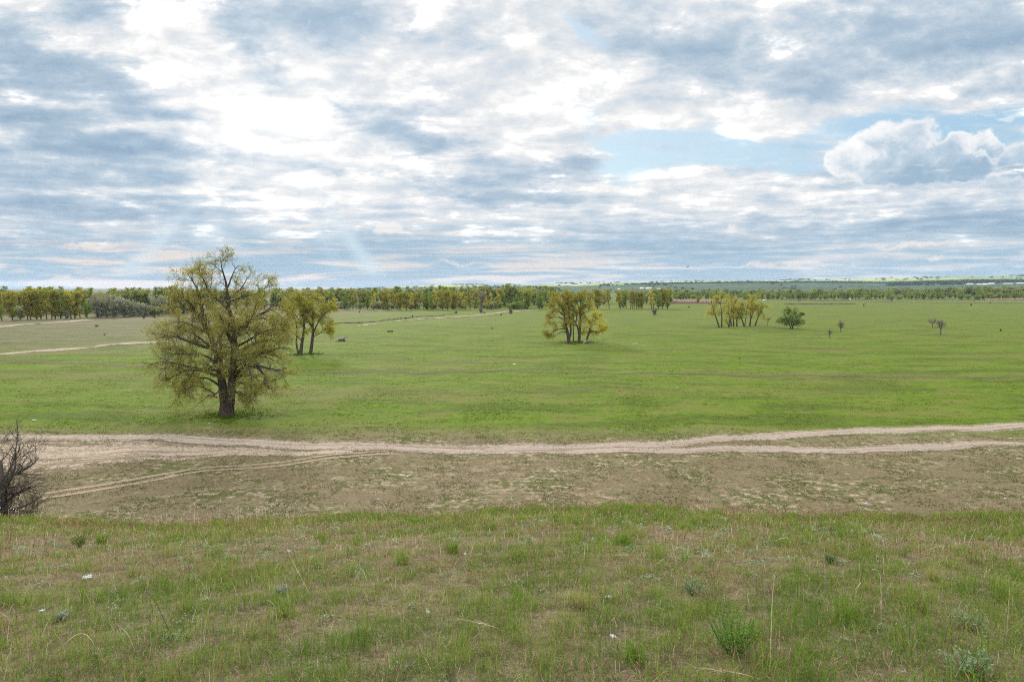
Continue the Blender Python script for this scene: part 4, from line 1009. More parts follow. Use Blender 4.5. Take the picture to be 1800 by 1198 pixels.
# ---- woods on the valley side, one mass far away
def blob_wood(name, spots, label):
    Vs, Fs, cs = [], [], []; base = 0
    bmw = bmesh.new(); bmesh.ops.create_icosphere(bmw, subdivisions=1, radius=1.0)
    v0 = np.array([v.co[:] for v in bmw.verts]); f0 = np.array([[v.index for v in f.verts] for f in bmw.faces]); bmw.free()
    for (x_, y_, z_, r_, h_) in spots:
        v = v0 * (1 + gr.uniform(-.3, .3, (len(v0), 1))) * np.array([r_, r_, h_ * .62]) + np.array([x_, y_, z_ + h_ * .4])
        Vs.append(v); Fs.append(f0 + base); base += len(v0)
        cs.append(np.tile(np.array([(.045, .065, .03)]) * gr.uniform(.6, 1.3), (len(v0), 1)))
    F_ = np.concatenate(Fs)
    o = link(name, mesh_np(name, np.concatenate(Vs), F_, np.full(len(F_), 3), M_GRASS, col=np.concatenate(cs)))
    return tag(o, label, 'wood', None, 'stuff')
uc = [uw(p, 500)[0] for p in range(0, 1801, 10)]
def hz_grid(uu, dist):
    jf = np.interp(dist, ys, np.arange(len(ys))); j0 = int(min(jf, len(ys) - 2)); fr = jf - j0
    row = zz[j0] * (1 - fr) + zz[j0 + 1] * fr
    return float(np.interp(uu, us, row))
sp = []
for _ in range(1500):                                    # belt on the crest of the nearer ridge
    px = gr.uniform(1060, 1900) if gr.uniform() < .8 else gr.uniform(1240, 1560)
    if math.sin(px * .05) + math.sin(px * .021 + 2) + gr.normal() * .5 < -.6 and px < 1300: continue
    y_ = gr.uniform(2880, 3080); uu = uw(px, 500)[0]
    sp.append((uu * y_, y_, hz_grid(uu, y_), gr.uniform(4, 7), gr.uniform(4, 8)))
for _ in range(1300):                                    # plateau wood at the far right
    px = gr.uniform(1560, 1950); y_ = gr.uniform(2300, 3050); uu = uw(px, 500)[0]
    sp.append((uu * y_, y_, hz_grid(uu, y_), gr.uniform(5, 9), gr.uniform(4, 7)))
for _ in range(420):                                     # gully woods
    px = gr.uniform(560, 1500); y_ = gr.uniform(1900, 2800); uu = uw(px, 500)[0]
    if math.sin(px / 23 + math.sin(px / 57) * 2 + y_ / 400) < .55: continue
    sp.append((uu * y_, y_, hz_grid(uu, y_), gr.uniform(4, 7), gr.uniform(3, 5)))
for _ in range(1100):                                    # woods on the far skyline
    px = gr.uniform(600, 1950); uu = uw(px, 500)[0]; y_ = gr.uniform(5700, 6150) if gr.uniform() < .6 else gr.uniform(4300, 5900)
    if math.sin(px / 31) + math.sin(px / 13 + 1) + math.sin(y_ / 160) < .2: continue
    sp.append((uu * y_, y_, hz_grid(uu, y_), gr.uniform(8, 16), gr.uniform(5, 9)))
blob_wood('distant_woods', sp, 'dark woods and tree belts on the distant valley side')
# ------------------------------------------------------------------ grass of the near slope and the meadow
gn = np.random.default_rng(500)
def fbm2(x, y, L, seed):
    r_ = np.random.default_rng(seed); v = 0; a = 1.0; tot = 0
    for o in range(4):
        for _ in range(3):
            th, ph = r_.uniform(0, 6.28), r_.uniform(0, 6.28); k = 2 * math.pi / L * r_.uniform(.8, 1.25)
            v = v + a * np.sin(k * (x * math.cos(th) + y * math.sin(th)) + ph); tot += a * a * .5
        L *= .5; a *= .62
    return v / math.sqrt(tot)

def slope_points(n, r0=2.4, r1=18.2, power=1.0):
    y_ = (gn.uniform(0, 1, n) ** (1 / power)) * (r1 - r0) + r0
    x_ = gn.uniform(-1, 1, n) * (.90 * y_ + 3.0)
    return x_, y_

def blades(name, x_, y_, h, w, cols, splay=.4, curve=.35, head=None, mat=None, z0=-.01):
    """bent single blades rooted on the ground; head adds a slim seed head in its own colour"""
    N = len(x_)
    base = np.stack([x_, y_, height(x_, y_) + z0], -1)
    a = gn.uniform(0, 6.28, N); lean = np.abs(gn.normal(size=N)) * splay
    u_ = np.stack([np.cos(a), np.sin(a), np.zeros(N)], -1)
    sa = a + 1.57 + gn.normal(size=N) * .6
    side = np.stack([np.cos(sa), np.sin(sa), np.zeros(N)], -1) * (w * .5)[:, None]
    up = np.array([0, 0, 1.0])
    d1 = u_ * np.sin(lean)[:, None] + up * np.cos(lean)[:, None]
    l2 = lean + np.abs(gn.normal(size=N)) * curve
    d2 = u_ * np.sin(l2)[:, None] + up * np.cos(l2)[:, None]
    mid = base + d1 * (h * .55)[:, None]; tip = mid + d2 * (h * .45)[:, None]
    V = [base - side, base + side, mid + side * .85, mid - side * .85, tip]
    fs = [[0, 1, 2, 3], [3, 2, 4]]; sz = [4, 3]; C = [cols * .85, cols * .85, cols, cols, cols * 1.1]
    if head is not None:
        hl, hw, hc = head
        s2 = side / (np.linalg.norm(side, axis=1, keepdims=True) + 1e-9) * hw[:, None] * .5
        h1 = tip + d2 * hl[:, None] * .5; h2 = tip + d2 * hl[:, None] + u_ * hl[:, None] * .15
        V += [tip - d2 * .004, h1 - s2, h2, h1 + s2]; fs += [[5, 6, 7, 8]]; sz += [4]; C += [hc] * 4
    nv = len(V)
    VV = np.stack(V, 1).reshape(-1, 3); CC = np.stack(C, 1).reshape(-1, 3)
    k = np.arange(N)[:, None] * nv
    lo = np.concatenate([k + np.array(f) for f in fs], 1).ravel()
    return mesh_np(name, VV, lo, np.tile(sz, N), mat or M_GRASS, col=CC)

def palette(t_, stops):
    s_ = np.array([p[0] for p in stops]); c_ = np.array([p[1] for p in stops])
    return np.stack([np.interp(t_, s_, c_[:, k]) for k in range(3)], -1)

def dryness(x_, y_):
    """0 lush .. 1 bare dry: dry brown belt across the middle of the slope, greener at the rim and at the feet"""
    d = .15 + .38 * np.exp(-((y_ - 7.7) / 1.9) ** 2) + .10 * np.exp(-((y_ - 10.5) / 1.5) ** 2)
    d = d + .16 * np.clip(-(x_ + 1) / 6, 0, 1) * np.exp(-((y_ - 8.6) / 3.0) ** 2) - .12 * np.clip(x_ / 8, 0, 1)
    return d + .19 * fbm2(x_, y_, 3.2, 4) + .11 * fbm2(x_, y_, .9, 5)

GREEN = [(0, (.098, .172, .022)), (.3, (.155, .230, .032)), (.58, (.225, .255, .058)), (.78, (.27, .245, .10)), (1, (.30, .235, .12))]
# short sward
x_, y_ = slope_points(560000)
d = dryness(x_, y_); keep = gn.uniform(0, 1, len(x_)) > np.clip((d - .44) * 1.15, 0, .70)
x_, y_, d = x_[keep], y_[keep], d[keep]
far_ = np.clip(y_ / 6, .8, 2.6)
tuft = np.clip(fbm2(x_, y_, .55, 8), -1.5, 2)
h = gn.uniform(.03, .11, len(x_)) * (1 + .75 * np.clip(fbm2(x_, y_ * .4, 1.6, 77), -.8, 1.8) * np.clip((y_ - 11) / 3, 0, 1)) * (1 + .42 * tuft) * np.clip(1.25 - .7 * d, .45, 1.2) * np.interp(y_, [3, 6, 8, 12, 15], [1.22, .95, .8, .95, 1.45])
c = palette(np.clip(d * 1.1 + gn.normal(size=len(x_)) * .20, 0, 1), GREEN) * gn.uniform(.7, 1.35, (len(x_), 1))
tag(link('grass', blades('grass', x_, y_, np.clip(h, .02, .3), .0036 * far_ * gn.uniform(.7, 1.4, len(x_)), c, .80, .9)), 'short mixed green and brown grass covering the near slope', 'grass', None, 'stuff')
# thin tussocks scattered through it
tx, ty = slope_points(1200); td = dryness(tx, ty); kp = td < .62; tx, ty = tx[kp], ty[kp]
nb = 46; ii = np.repeat(np.arange(len(tx)), nb); sp_ = gn.uniform(.02, .07, len(tx))[ii]
x_ = tx[ii] + gn.normal(size=len(ii)) * sp_; y_ = ty[ii] + gn.normal(size=len(ii)) * sp_
hh = gn.uniform(.09, .24, len(tx))[ii] * gn.uniform(.55, 1.15, len(ii)); tone = gn.uniform(0, .5, len(tx))[ii]
c = palette(np.clip(tone + gn.normal(size=len(ii)) * .12, 0, 1), GREEN) * gn.uniform(.75, 1.35, (len(ii), 1))
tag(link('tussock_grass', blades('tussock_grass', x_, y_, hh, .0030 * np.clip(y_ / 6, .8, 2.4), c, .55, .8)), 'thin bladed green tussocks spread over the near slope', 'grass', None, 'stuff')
# reddish dry brome with drooping heads
x_, y_ = slope_points(44000); m_ = (fbm2(x_, y_, 2.4, 12) + gn.normal(size=len(x_)) * .6) > .1; x_, y_ = x_[m_], y_[m_]
N = len(x_); far_ = np.clip(y_ / 6, .8, 2.4)
hc = palette(gn.uniform(0, 1, N), [(0, (.13, .062, .047)), (.5, (.23, .115, .08)), (1, (.36, .23, .14))])
c = palette(gn.uniform(0, 1, N), [(0, (.13, .11, .045)), (1, (.22, .17, .09))])
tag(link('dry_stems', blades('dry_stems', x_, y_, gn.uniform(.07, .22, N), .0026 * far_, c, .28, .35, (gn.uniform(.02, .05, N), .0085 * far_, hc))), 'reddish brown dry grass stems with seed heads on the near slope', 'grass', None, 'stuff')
# straw litter lying between the plants
x_, y_ = slope_points(56000); N = len(x_)
c = palette(gn.uniform(0, 1, N), [(0, (.26, .19, .12)), (.6, (.42, .34, .22)), (1, (.60, .52, .38))])
tag(link('straw_litter', blades('straw_litter', x_, y_, gn.uniform(.05, .16, N), .0034 * np.clip(y_ / 6, .8, 2.4), c, 1.15, .5)), 'pale straw lying and leaning among the grass of the near slope', 'straw', None, 'stuff')
# small ochre flower heads
x_, y_ = slope_points(5200, 2.4, 9.5); m_ = (fbm2(x_, y_, 2.0, 15) + gn.normal(size=len(x_)) * .35 + .12 * x_) > .25; x_, y_ = x_[m_], y_[m_]
N = len(x_); c = np.tile(np.array([(.11, .12, .035)]), (N, 1)); hc = palette(gn.uniform(0, 1, N), [(0, (.10, .055, .02)), (.4, (.28, .17, .055)), (1, (.42, .29, .09))])
tag(link('seed_heads', blades('seed_heads', x_, y_, gn.uniform(.08, .17, N), np.full(N, .002), c, .25, .2, (gn.uniform(.006, .013, N), gn.uniform(.006, .012, N), hc))), 'small ochre and dark brown seed heads on thin stems in the near grass', 'weeds', None, 'stuff')
# low grey green rosettes
def rosettes(name, tx, ty, nl, rad, hgt, size, pal, label):
    M_ = len(tx); ii = np.repeat(np.arange(M_), nl); N = len(ii)
    a = gn.uniform(0, 6.28, N); rr = np.sqrt(gn.uniform(0, 1, N)) * rad[ii]
    p = np.stack([tx[ii] + np.cos(a) * rr, ty[ii] + np.sin(a) * rr, np.zeros(N)], -1)
    p[:, 2] = height(p[:, 0], p[:, 1]) + hgt[ii] * (1 - (rr / rad[ii]) ** 2) * gn.uniform(.3, 1, N)
    n_ = gn.normal(size=(N, 3)) * .5 + np.array([0, 0, .8]) + np.stack([np.cos(a), np.sin(a), 0 * a], -1) * .5
    b1 = np.cross(n_, gn.normal(size=(N, 3))); b1 /= np.linalg.norm(b1, axis=1, keepdims=True)
    b2 = np.cross(n_, b1); b2 /= np.linalg.norm(b2, axis=1, keepdims=True)
    s_ = (gn.uniform(.7, 1.3, N) * size[ii])[:, None]
    V = np.stack([p - b1 * s_, p + b2 * s_ * .4, p + b1 * s_, p - b2 * s_ * .4], 1).reshape(-1, 3)
    c = palette(gn.uniform(0, 1, M_)[ii], pal) * gn.uniform(.75, 1.3, (N, 1))
    return tag(link(name, mesh_np(name, V, np.arange(N * 4), np.full(N, 4), M_GRASS, col=np.repeat(c, 4, 0))), label, 'herbs', None, 'stuff')
tx, ty = slope_points(4200); m_ = (fbm2(tx, ty, 2.6, 22) + .9 * np.exp(-((ty - 8.5) / 3) ** 2) + gn.normal(size=len(tx)) * .4) > .75; tx, ty = tx[m_], ty[m_]
M_ = len(tx)
rosettes('low_herbs', tx, ty, 34, gn.uniform(.03, .11, M_), gn.uniform(.02, .07, M_), gn.uniform(.008, .016, M_) * np.clip(ty / 6, .8, 2.2),
         [(0, (.14, .22, .07)), (.5, (.23, .30, .15)), (1, (.33, .38, .26))], 'low grey green herbs creeping over the dry soil of the near slope')

# ---- clumps of turf on the steppe and the meadow
def plain_points(n, y0, y1, p=1.0):
    y_ = y0 + (y1 - y0) * gn.uniform(0, 1, n) ** p
    return gn.uniform(-1, 1, n) * (.88 * y_ + 4), y_
x_, y_ = plain_points(95000, 36, 66); f_ = fbm2(x_, y_, 7, 31) + .8 * fbm2(x_, y_, 1.6, 33) * .6
m_ = f_ + gn.normal(size=len(x_)) * .5 > .12
x_, y_ = x_[m_], y_[m_]; N = len(x_)
p = np.stack([x_, y_, height(x_, y_) - .01], -1)
c = palette(np.clip(.45 - .22 * f_[m_] + gn.normal(size=N) * .25, 0, 1), [(0, (.075, .10, .022)), (.45, (.125, .13, .04)), (1, (.21, .165, .085))])
tag(link('steppe_grass', tuft_mesh('steppe_grass', gn, p, (.03, .13), (.02, .045), c, 3, .7)), 'thin low clumps of grass on the trodden steppe below the slope', 'grass', None, 'stuff')
x_, y_ = plain_points(150000, 60, 260, 1.7); f_ = fbm2(x_, y_, 14, 41) + .7 * fbm2(x_, y_, 3.5, 42)
m_ = f_ + gn.normal(size=len(x_)) * .6 > .1; m_ &= gn.uniform(0, 1, len(x_)) < np.clip((y_ - 59) / 9, .12, 1)
# keep the sandy road bare
pyr = 506 + CAM_H * F / y_ ; x_, y_, f_ = x_[m_], y_[m_], f_[m_]
pxr = 900 + F * x_ / y_; pyr = 599 - F * np.tan(np.arctan2(-CAM_H, y_) + PITCH)
top_edge = np.interp(pxr, [0, 340, 500, 640, 900, 1050, 1180, 1300, 1500, 1650, 1800], [762, 761, 768, 775, 775, 772, 766, 760, 745, 740, 738])
m_ = pyr < top_edge; x_, y_, f_ = x_[m_], y_[m_], f_[m_]; N = len(x_)
p = np.stack([x_, y_, height(x_, y_) - .01], -1)
c = palette(np.clip(.5 - .25 * f_ + gn.normal(size=N) * .25 + .4 * np.clip((68 - y_) / 6, 0, 1), 0, 1), [(0, (.085, .14, .013)), (.45, (.145, .198, .020)), (.75, (.19, .205, .04)), (1, (.22, .19, .07))])
tag(link('meadow_grass', tuft_mesh('meadow_grass', gn, p, (.03, .13), (.05, .11), c, 3, .7)), 'uneven tufts in the short green turf of the river meadow', 'grass', None, 'stuff')
# longer grass round the tree feet, tinted darker to stand in for contact shade
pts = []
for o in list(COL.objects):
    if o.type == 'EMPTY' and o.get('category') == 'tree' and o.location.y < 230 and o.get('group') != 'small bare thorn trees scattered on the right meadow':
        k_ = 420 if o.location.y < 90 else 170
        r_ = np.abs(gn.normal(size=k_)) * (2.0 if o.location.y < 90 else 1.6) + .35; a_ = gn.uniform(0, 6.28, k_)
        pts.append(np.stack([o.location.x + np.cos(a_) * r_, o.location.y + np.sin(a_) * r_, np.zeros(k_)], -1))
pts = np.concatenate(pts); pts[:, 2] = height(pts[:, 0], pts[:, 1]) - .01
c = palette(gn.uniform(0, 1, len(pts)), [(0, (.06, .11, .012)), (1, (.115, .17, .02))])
tag(link('tall_grass', tuft_mesh('tall_grass', gn, pts, (.10, .34), (.05, .10), c, 4, .5)), 'longer grass round the feet of the meadow trees, dark green for contact shade', 'grass', None, 'stuff')
# pale feathery stalks along the rim of the slope
x_ = np.concatenate([gn.uniform(-13.5, 1, 800), gn.uniform(-14, 15, 900)]); y_ = gn.uniform(13.0, 19.0, len(x_)); N = len(x_)
m_ = (fbm2(x_, y_ * .2, 3.0, 51) + gn.normal(size=N) * .3) > .35; x_, y_ = x_[m_], y_[m_]; N = len(x_)
c = np.tile(np.array([(.42, .36, .25)]), (N, 1)) * gn.uniform(.6, 1.15, (N, 1))
tag(link('feathery_stalks', blades('feathery_stalks', x_, y_, gn.uniform(.25, .62, N), np.full(N, .010), c, .35, .55, (gn.uniform(.06, .14, N), np.full(N, .022), c))), 'thin pale dry stalks along the rim of the near slope', 'grass', None, 'stuff')

# ------------------------------------------------------------------ single plants one can point to
def on_slope(px, py):
    """ground point of the near slope seen at that pixel"""
    d = ray(px, py); lo, hi = 1.5, 25.0
    t_ = lo
    for k in range(600):
        t_ = lo + (hi - lo) * k / 600
        if CAM_H + d.z * t_ <= H1(d.x * t_, d.y * t_): break
    return Vector((d.x * t_, d.y * t_, H1(d.x * t_, d.y * t_))), t_

def local_blades(n, spread, h, w, cols, splay, curve, head=None):
    global height
    keep_h = height; height = lambda a, b: np.zeros(np.shape(a))
    try:
        return blades('blades', gn.normal(size=n) * spread, gn.normal(size=n) * spread, h, w, cols, splay, curve, head)
    finally: height = keep_h
def plant_thing(kind, label, cat, px, py, group=None):
    p, dist = on_slope(px, py)
    r_ = empty(kind, p); tag(r_, label, cat, group)
    return r_, dist
TUF = [(797, 972, 30, 'tall dark green grass tuft standing alone left of the centre of the slope', .05), (706, 992, 32, 'wide feathery grass tuft left of the tall dark green one', .2), (1097, 958, 26, 'dark green grass tuft right of the centre near the rim', .0),
       (845, 905, 12, 'small grass tuft at the rim of the slope near its centre', .2), (1020, 1070, 42, 'broad brownish grass tuft with many fine blades in the middle foreground', .55), (1490, 1090, 62, 'large green grass tuft right of the bright leafy herb', .1),
       (1612, 1075, 50, 'large arching grass tuft left of the rightmost big tuft', .15), (1765, 1055, 46, 'arching grass tuft at the right edge of the near slope', .2), (1640, 1020, 30, 'brown green grass tuft at the upper right of the slope', .5),
       (500, 1085, 40, 'soft green grass tuft right of the bent straw stalk', .15), (1110, 1165, 50, 'fresh green grass tuft at the bottom centre of the photo', .05), (180, 955, 22, 'green weed tuft on the upper left of the slope', .1)]
for px, py, hp, lab, tone in TUF:
    r_, dist = plant_thing('grass_tuft', lab, 'grass tuft', px, py, 'grass tufts standing out on the near slope')
    hm = hp * dist / F * 1.15; n_ = 110; tone += .12
    c = palette(np.clip(tone + gn.normal(size=n_) * .12, 0, 1), GREEN) * gn.uniform(.8, 1.35, (n_, 1))
    link('blades', local_blades(n_, hm * .22, hm * gn.uniform(.5, 1.15, n_), np.full(n_, .0040 * max(1, dist / 6)), c, .38, .5), r_)
# leafy herbs: stems set with small leaves
def herb(label, px, py, hp, wp, pal, nst=40, leaf=(.012, .03), kind='leafy_herb', group=None, stem=.0018):
    r_, dist = plant_thing(kind, label, 'herb', px, py, group)
    hm, wm = hp * dist / F, wp * dist / F
    P = np.zeros((nst, 6, 3)); a = gn.uniform(0, 6.28, nst); rr = np.sqrt(gn.uniform(0, 1, nst)) * wm * .5
    f = np.linspace(0, 1, 6)
    hs = hm * gn.uniform(.55, 1.05, nst)
    P[:, :, 0] = np.cos(a)[:, None] * (rr[:, None] * (.25 + .75 * f ** .8)); P[:, :, 1] = np.sin(a)[:, None] * (rr[:, None] * (.25 + .75 * f ** .8)); P[:, :, 2] = hs[:, None] * f
    cst = np.array(pal[0])
    V, Q = tubes([(P, np.full((nst, 6), stem), 3)])
    link('stems', mesh_np('stems', V, Q, np.full(len(Q), 4), M_GRASS, col=np.tile(cst, (len(V), 1))), r_)
    lp = leaf_points(gn, P, 18, .010, .3)
    link('leaves', leaf_mesh('leaves', gn, lp, leaf, pal, M_GRASS, clump=.2, aspect=.4), r_)
herb('bright green leafy herb with upright stems at the lower right of the slope', 1292, 1150, 74, 100, [(.11, .21, .04), (.15, .26, .05), (.20, .29, .06)], 80, (.009, .020), stem=.0013)
herb('grey green feathery wormwood above the bright green leafy herb', 1220, 1045, 30, 44, [(.19, .25, .12), (.27, .32, .18)], 26, (.012, .028), group='grey green wormwood plants')
herb('grey green wormwood at the bottom right beside dark soil', 1700, 1190, 46, 84, [(.16, .24, .10), (.24, .31, .17)], 34, group='grey green wormwood plants')
herb('dull blue green wormwood at the right edge near the arching tufts', 1705, 1105, 34, 60, [(.14, .22, .08), (.21, .28, .13)], 26, group='grey green wormwood plants')
herb('pale silvery wormwood left of the centre of the slope', 495, 1045, 14, 24, [(.25, .28, .22), (.32, .35, .28)], 26, (.01, .02), group='grey green wormwood plants')
herb('silvery grey cushion plant near the blue paper scrap', 108, 1090, 16, 22, [(.25, .29, .22), (.33, .36, .29)], 30, (.01, .02), group='grey green wormwood plants')
herb('small light green round cushion on the right of the slope', 1457, 990, 16, 20, [(.13, .21, .07), (.19, .26, .10)], 34, (.01, .02), kind='cushion_plant')
herb('yellow green leafy weed by the upper left of the slope', 140, 962, 24, 30, [(.12, .17, .04), (.17, .2, .05)], 30)

# dead straw stalks: (root px, path px, panicle?)
M_STRAW, t, out = new_mat('straw')
principled(t, out, t.mix(t.ss(t.noise(t.n.new('ShaderNodeTexCoord').outputs['Object'], 14, 3), .4, .6), (.40, .32, .20), (.56, .48, .34)), .8, None, .2)
def stalk(label, path, rad=.0035, panicle=0, white=False, mat=None, grp='dry straw stalks on the near slope'):
    p, dist = on_slope(*path[0])
    r_ = empty('straw_stalk', p); tag(r_, label, 'dry stalk', grp)
    pts = []
    for k, q_ in enumerate(path):
        d = ray(*q_); t_ = (p.y - .10 * k / len(path)) / d.y
        v = Vector((d.x * t_, d.y * t_, CAM_H + d.z * t_)) - p
        v.z = max(v.z, -.01 + height(p.x + v.x, p.y + v.y) - p.z)
        pts.append(tuple(v))
    pts[0] = (pts[0][0], pts[0][1], -.02)
    n = 14; P = resample(pts, n)[None]; Rr = np.linspace(rad, rad * .5, n)[None] * max(1, dist / 6)
    V, Q = tubes([(P, Rr, 5)])
    Rr = Rr * .75
    V, Q = tubes([(P, Rr, 5)])
    link('stem', mesh_np('stem', V, Q, np.full(len(Q), 4), mat or M_STRAW, smooth=True), r_)
    if panicle:
        L2, R2 = spawn(gn, P, Rr, density=panicle / max(.05, plen(P)[0]), tmin=.45, ang=(.1, .35), length=(.03, .09), nseg=4, wob=.06, up=-.02, rmin=.0016)
        V, Q = tubes([(L2, R2 * 1.3, 3)])
        link('panicle', mesh_np('panicle', V, Q, np.full(len(Q), 4), M_STRAW, smooth=True), r_)
ST = [('tall straw stalk leaning left with a white tip left of the centre', [(548, 1047), (528, 1012), (507, 972)], .0035, 0), ('bent straw stalk folded over at a right angle left of the centre', [(489, 1120), (486, 1085), (483, 1060), (468, 1053)], .0035, 0),
      ('arching straw stalk near the left edge curving over to the left', [(175, 1150), (162, 1125), (150, 1111), (135, 1112), (112, 1132)], .0035, 0), ('short leaning straw stalk at the far left edge', [(32, 1106), (18, 1088), (0, 1075)], .0035, 0),
      ('fallen feathery panicle pointing left in the lower middle', [(897, 1110), (860, 1098), (808, 1087)], .0035, 46), ('long fallen feathery panicle at the bottom right', [(1352, 1196), (1300, 1182), (1232, 1174)], .004, 60),
      ('leaning straw stalk right of the dark thin twig', [(465 - 225, 1145), (448 - 225, 1110), (432 - 225, 1098)], .004, 0), ('small upright straw stalk in the middle of the dry belt', [(692, 1040), (690, 1020), (687, 1010), (674, 1022)], .003, 0),
      ('tall straight straw stalk at the right of the bright leafy herb', [(1354, 1172), (1356, 1090), (1358, 1040), (1362, 1010)], .0035, 0), ('straw stalk with a folded white tip on the right', [(1502, 1075), (1504, 1040), (1516, 1019), (1503, 1036)], .0035, 0),
      ('tall thin straw stalk with hooked tip right of the folded one', [(1549, 1100), (1549, 1030), (1546, 998), (1532, 1000)], .003, 0), ('first of two bent straw stalks near the upper right rim', [(1393, 975), (1391, 955), (1384, 942), (1362, 950)], .003, 0),
      ('orange brown straw stalk beside the two bent ones', [(1412, 984), (1410, 968), (1403, 961)], .004, 0), ('thick brown straw stalk standing near the upper right rim', [(1557, 972), (1553, 950), (1548, 940)], .005, 0),
      ('arched pale straw stalk over brown grass at the upper right', [(1668, 975), (1664, 962), (1650, 959), (1632, 966)], .003, 0), ('straw stalk slanting right near the dark seed head', [(1695, 975), (1703, 955), (1715, 928)], .004, 0),
      ('thin straight stalk at the far right standing among arching grass', [(1770, 1120), (1773, 1060), (1775, 1030)], .003, 0), ('pale hooked straw stalk at the right above the arching tuft', [(1714, 1050), (1720, 1036), (1726, 1035), (1735, 1034)], .003, 0),
      ('orange dry stalk near the rim right of the centre', [(1221, 965), (1214, 950), (1210, 944)], .005, 0), ('pair of pale stalks crossed at the top right of centre', [(1175, 997), (1166, 980), (1164, 984), (1148, 994)], .003, 0),
      ('lone pale stalk bent double in the middle of the slope', [(1107, 990), (1108, 978), (1104, 973), (1080, 976)], .003, 0), ('short white straw stalk right of the centre tuft', [(1071, 1012), (1065, 1000), (1058, 991)], .004, 0)]
for lab, path, rad_, pan in ST: stalk(lab, path, rad_, pan)
stalk('dark thin bare twig sticking up on the left of the slope', [(299, 1110), (285, 1080), (273, 1055), (258, 1040)], .0038, 0, mat=M_DEAD, grp='dark twigs')
# thistle-like dark heads on a stalk, far right
stalk('dark branching stalk with black seed head near the right rim', [(1706, 992), (1708, 965), (1714, 945), (1717, 943)], .004, 6, mat=M_DEAD, grp='dark twigs')
# ------------------------------------------------------------------ litter, logs, houses, cars, bird
def plain_mat(name, c, rough=.8, spec=.2):
    m, t, out = new_mat(name)
    n = t.noise(t.n.new('ShaderNodeTexCoord').outputs['Object'], 9, 4, .6)
    principled(t, out, t.mix(t.ss(n, .3, .7), tuple(v * .82 for v in c), tuple(min(1, v * 1.1) for v in c)), rough, None, spec)
    return m
M_WHITE = plain_mat('white_plastic', (.62, .64, .66), .45, .4); M_BLUE = plain_mat('pale_blue_paper', (.55, .68, .80)); M_PINK = plain_mat('pink_plastic', (.62, .16, .20), .5)
M_GREYW = plain_mat('weathered_wood', (.27, .24, .22)); M_RED = plain_mat('red_brown_wood', (.22, .11, .07))
gt = np.random.default_rng(800)
def crumple(name, label, pos, w_, d_, h_, mat, cat='litter', group=None, seed=0, lift=.0):
    """creased sheet of film lying on the grass"""
    r_ = np.random.default_rng(900 + seed); n = 9
    gx_, gy_ = np.meshgrid(np.linspace(-.5, .5, n), np.linspace(-.5, .5, n), indexing='ij')
    edge = 1 + r_.uniform(-.28, .22, (n, n))
    X_, Y_ = gx_ * w_ * edge, gy_ * d_ * edge
    Z_ = h_ * (np.abs(r_.normal(size=(n, n))) * .45 + .5 * np.abs(np.sin(gx_ * 7 + r_.uniform(0, 6)) * np.cos(gy_ * 6 + r_.uniform(0, 6))))
    V = np.stack([X_, Y_, Z_], -1).reshape(-1, 3)
    i, j = np.meshgrid(np.arange(n - 1), np.arange(n - 1), indexing='ij')
    q = np.stack([i * n + j, (i + 1) * n + j, (i + 1) * n + j + 1, i * n + j + 1], -1).reshape(-1, 4)
    o = link(name, mesh_np(name, V, q, np.full(len(q), 4), mat))
    md = o.modifiers.new('thickness', 'SOLIDIFY'); md.thickness = .004
    o.location = (pos[0], pos[1], pos[2] + lift); o.rotation_euler = (0, 0, r_.uniform(0, 6.28))
    return tag(o, label, cat, group)
for k, (px, py, wp, hp, m, lab) in enumerate([(153, 1020, 18, 7, M_WHITE, 'crumpled white plastic bag lying on the dry soil at left'), (74, 1080, 9, 3, M_BLUE, 'small pale blue paper scrap on the soil near the left edge'),
        (752, 1084, 9, 6, M_WHITE, 'small upright white scrap with two tips in the grass left of centre'), (1069, 1057, 13, 5, M_WHITE, 'torn white scrap caught in the grass right of centre'),
        (508, 973, 6, 4, M_WHITE, 'tiny white scrap at the tip of a tall straw stalk'), (1077, 1128, 13, 4, M_WHITE, 'thin white strip in the grass below the torn scrap'), (817, 979, 5, 3, M_WHITE, 'tiny white scrap right of the tall dark green tuft')]):
    p, dist = on_slope(px, py)
    crumple('litter_scrap', lab, p, wp * .8 * dist / F, wp * .55 * dist / F, hp * dist / F * .75, m, seed=k, lift=.025)
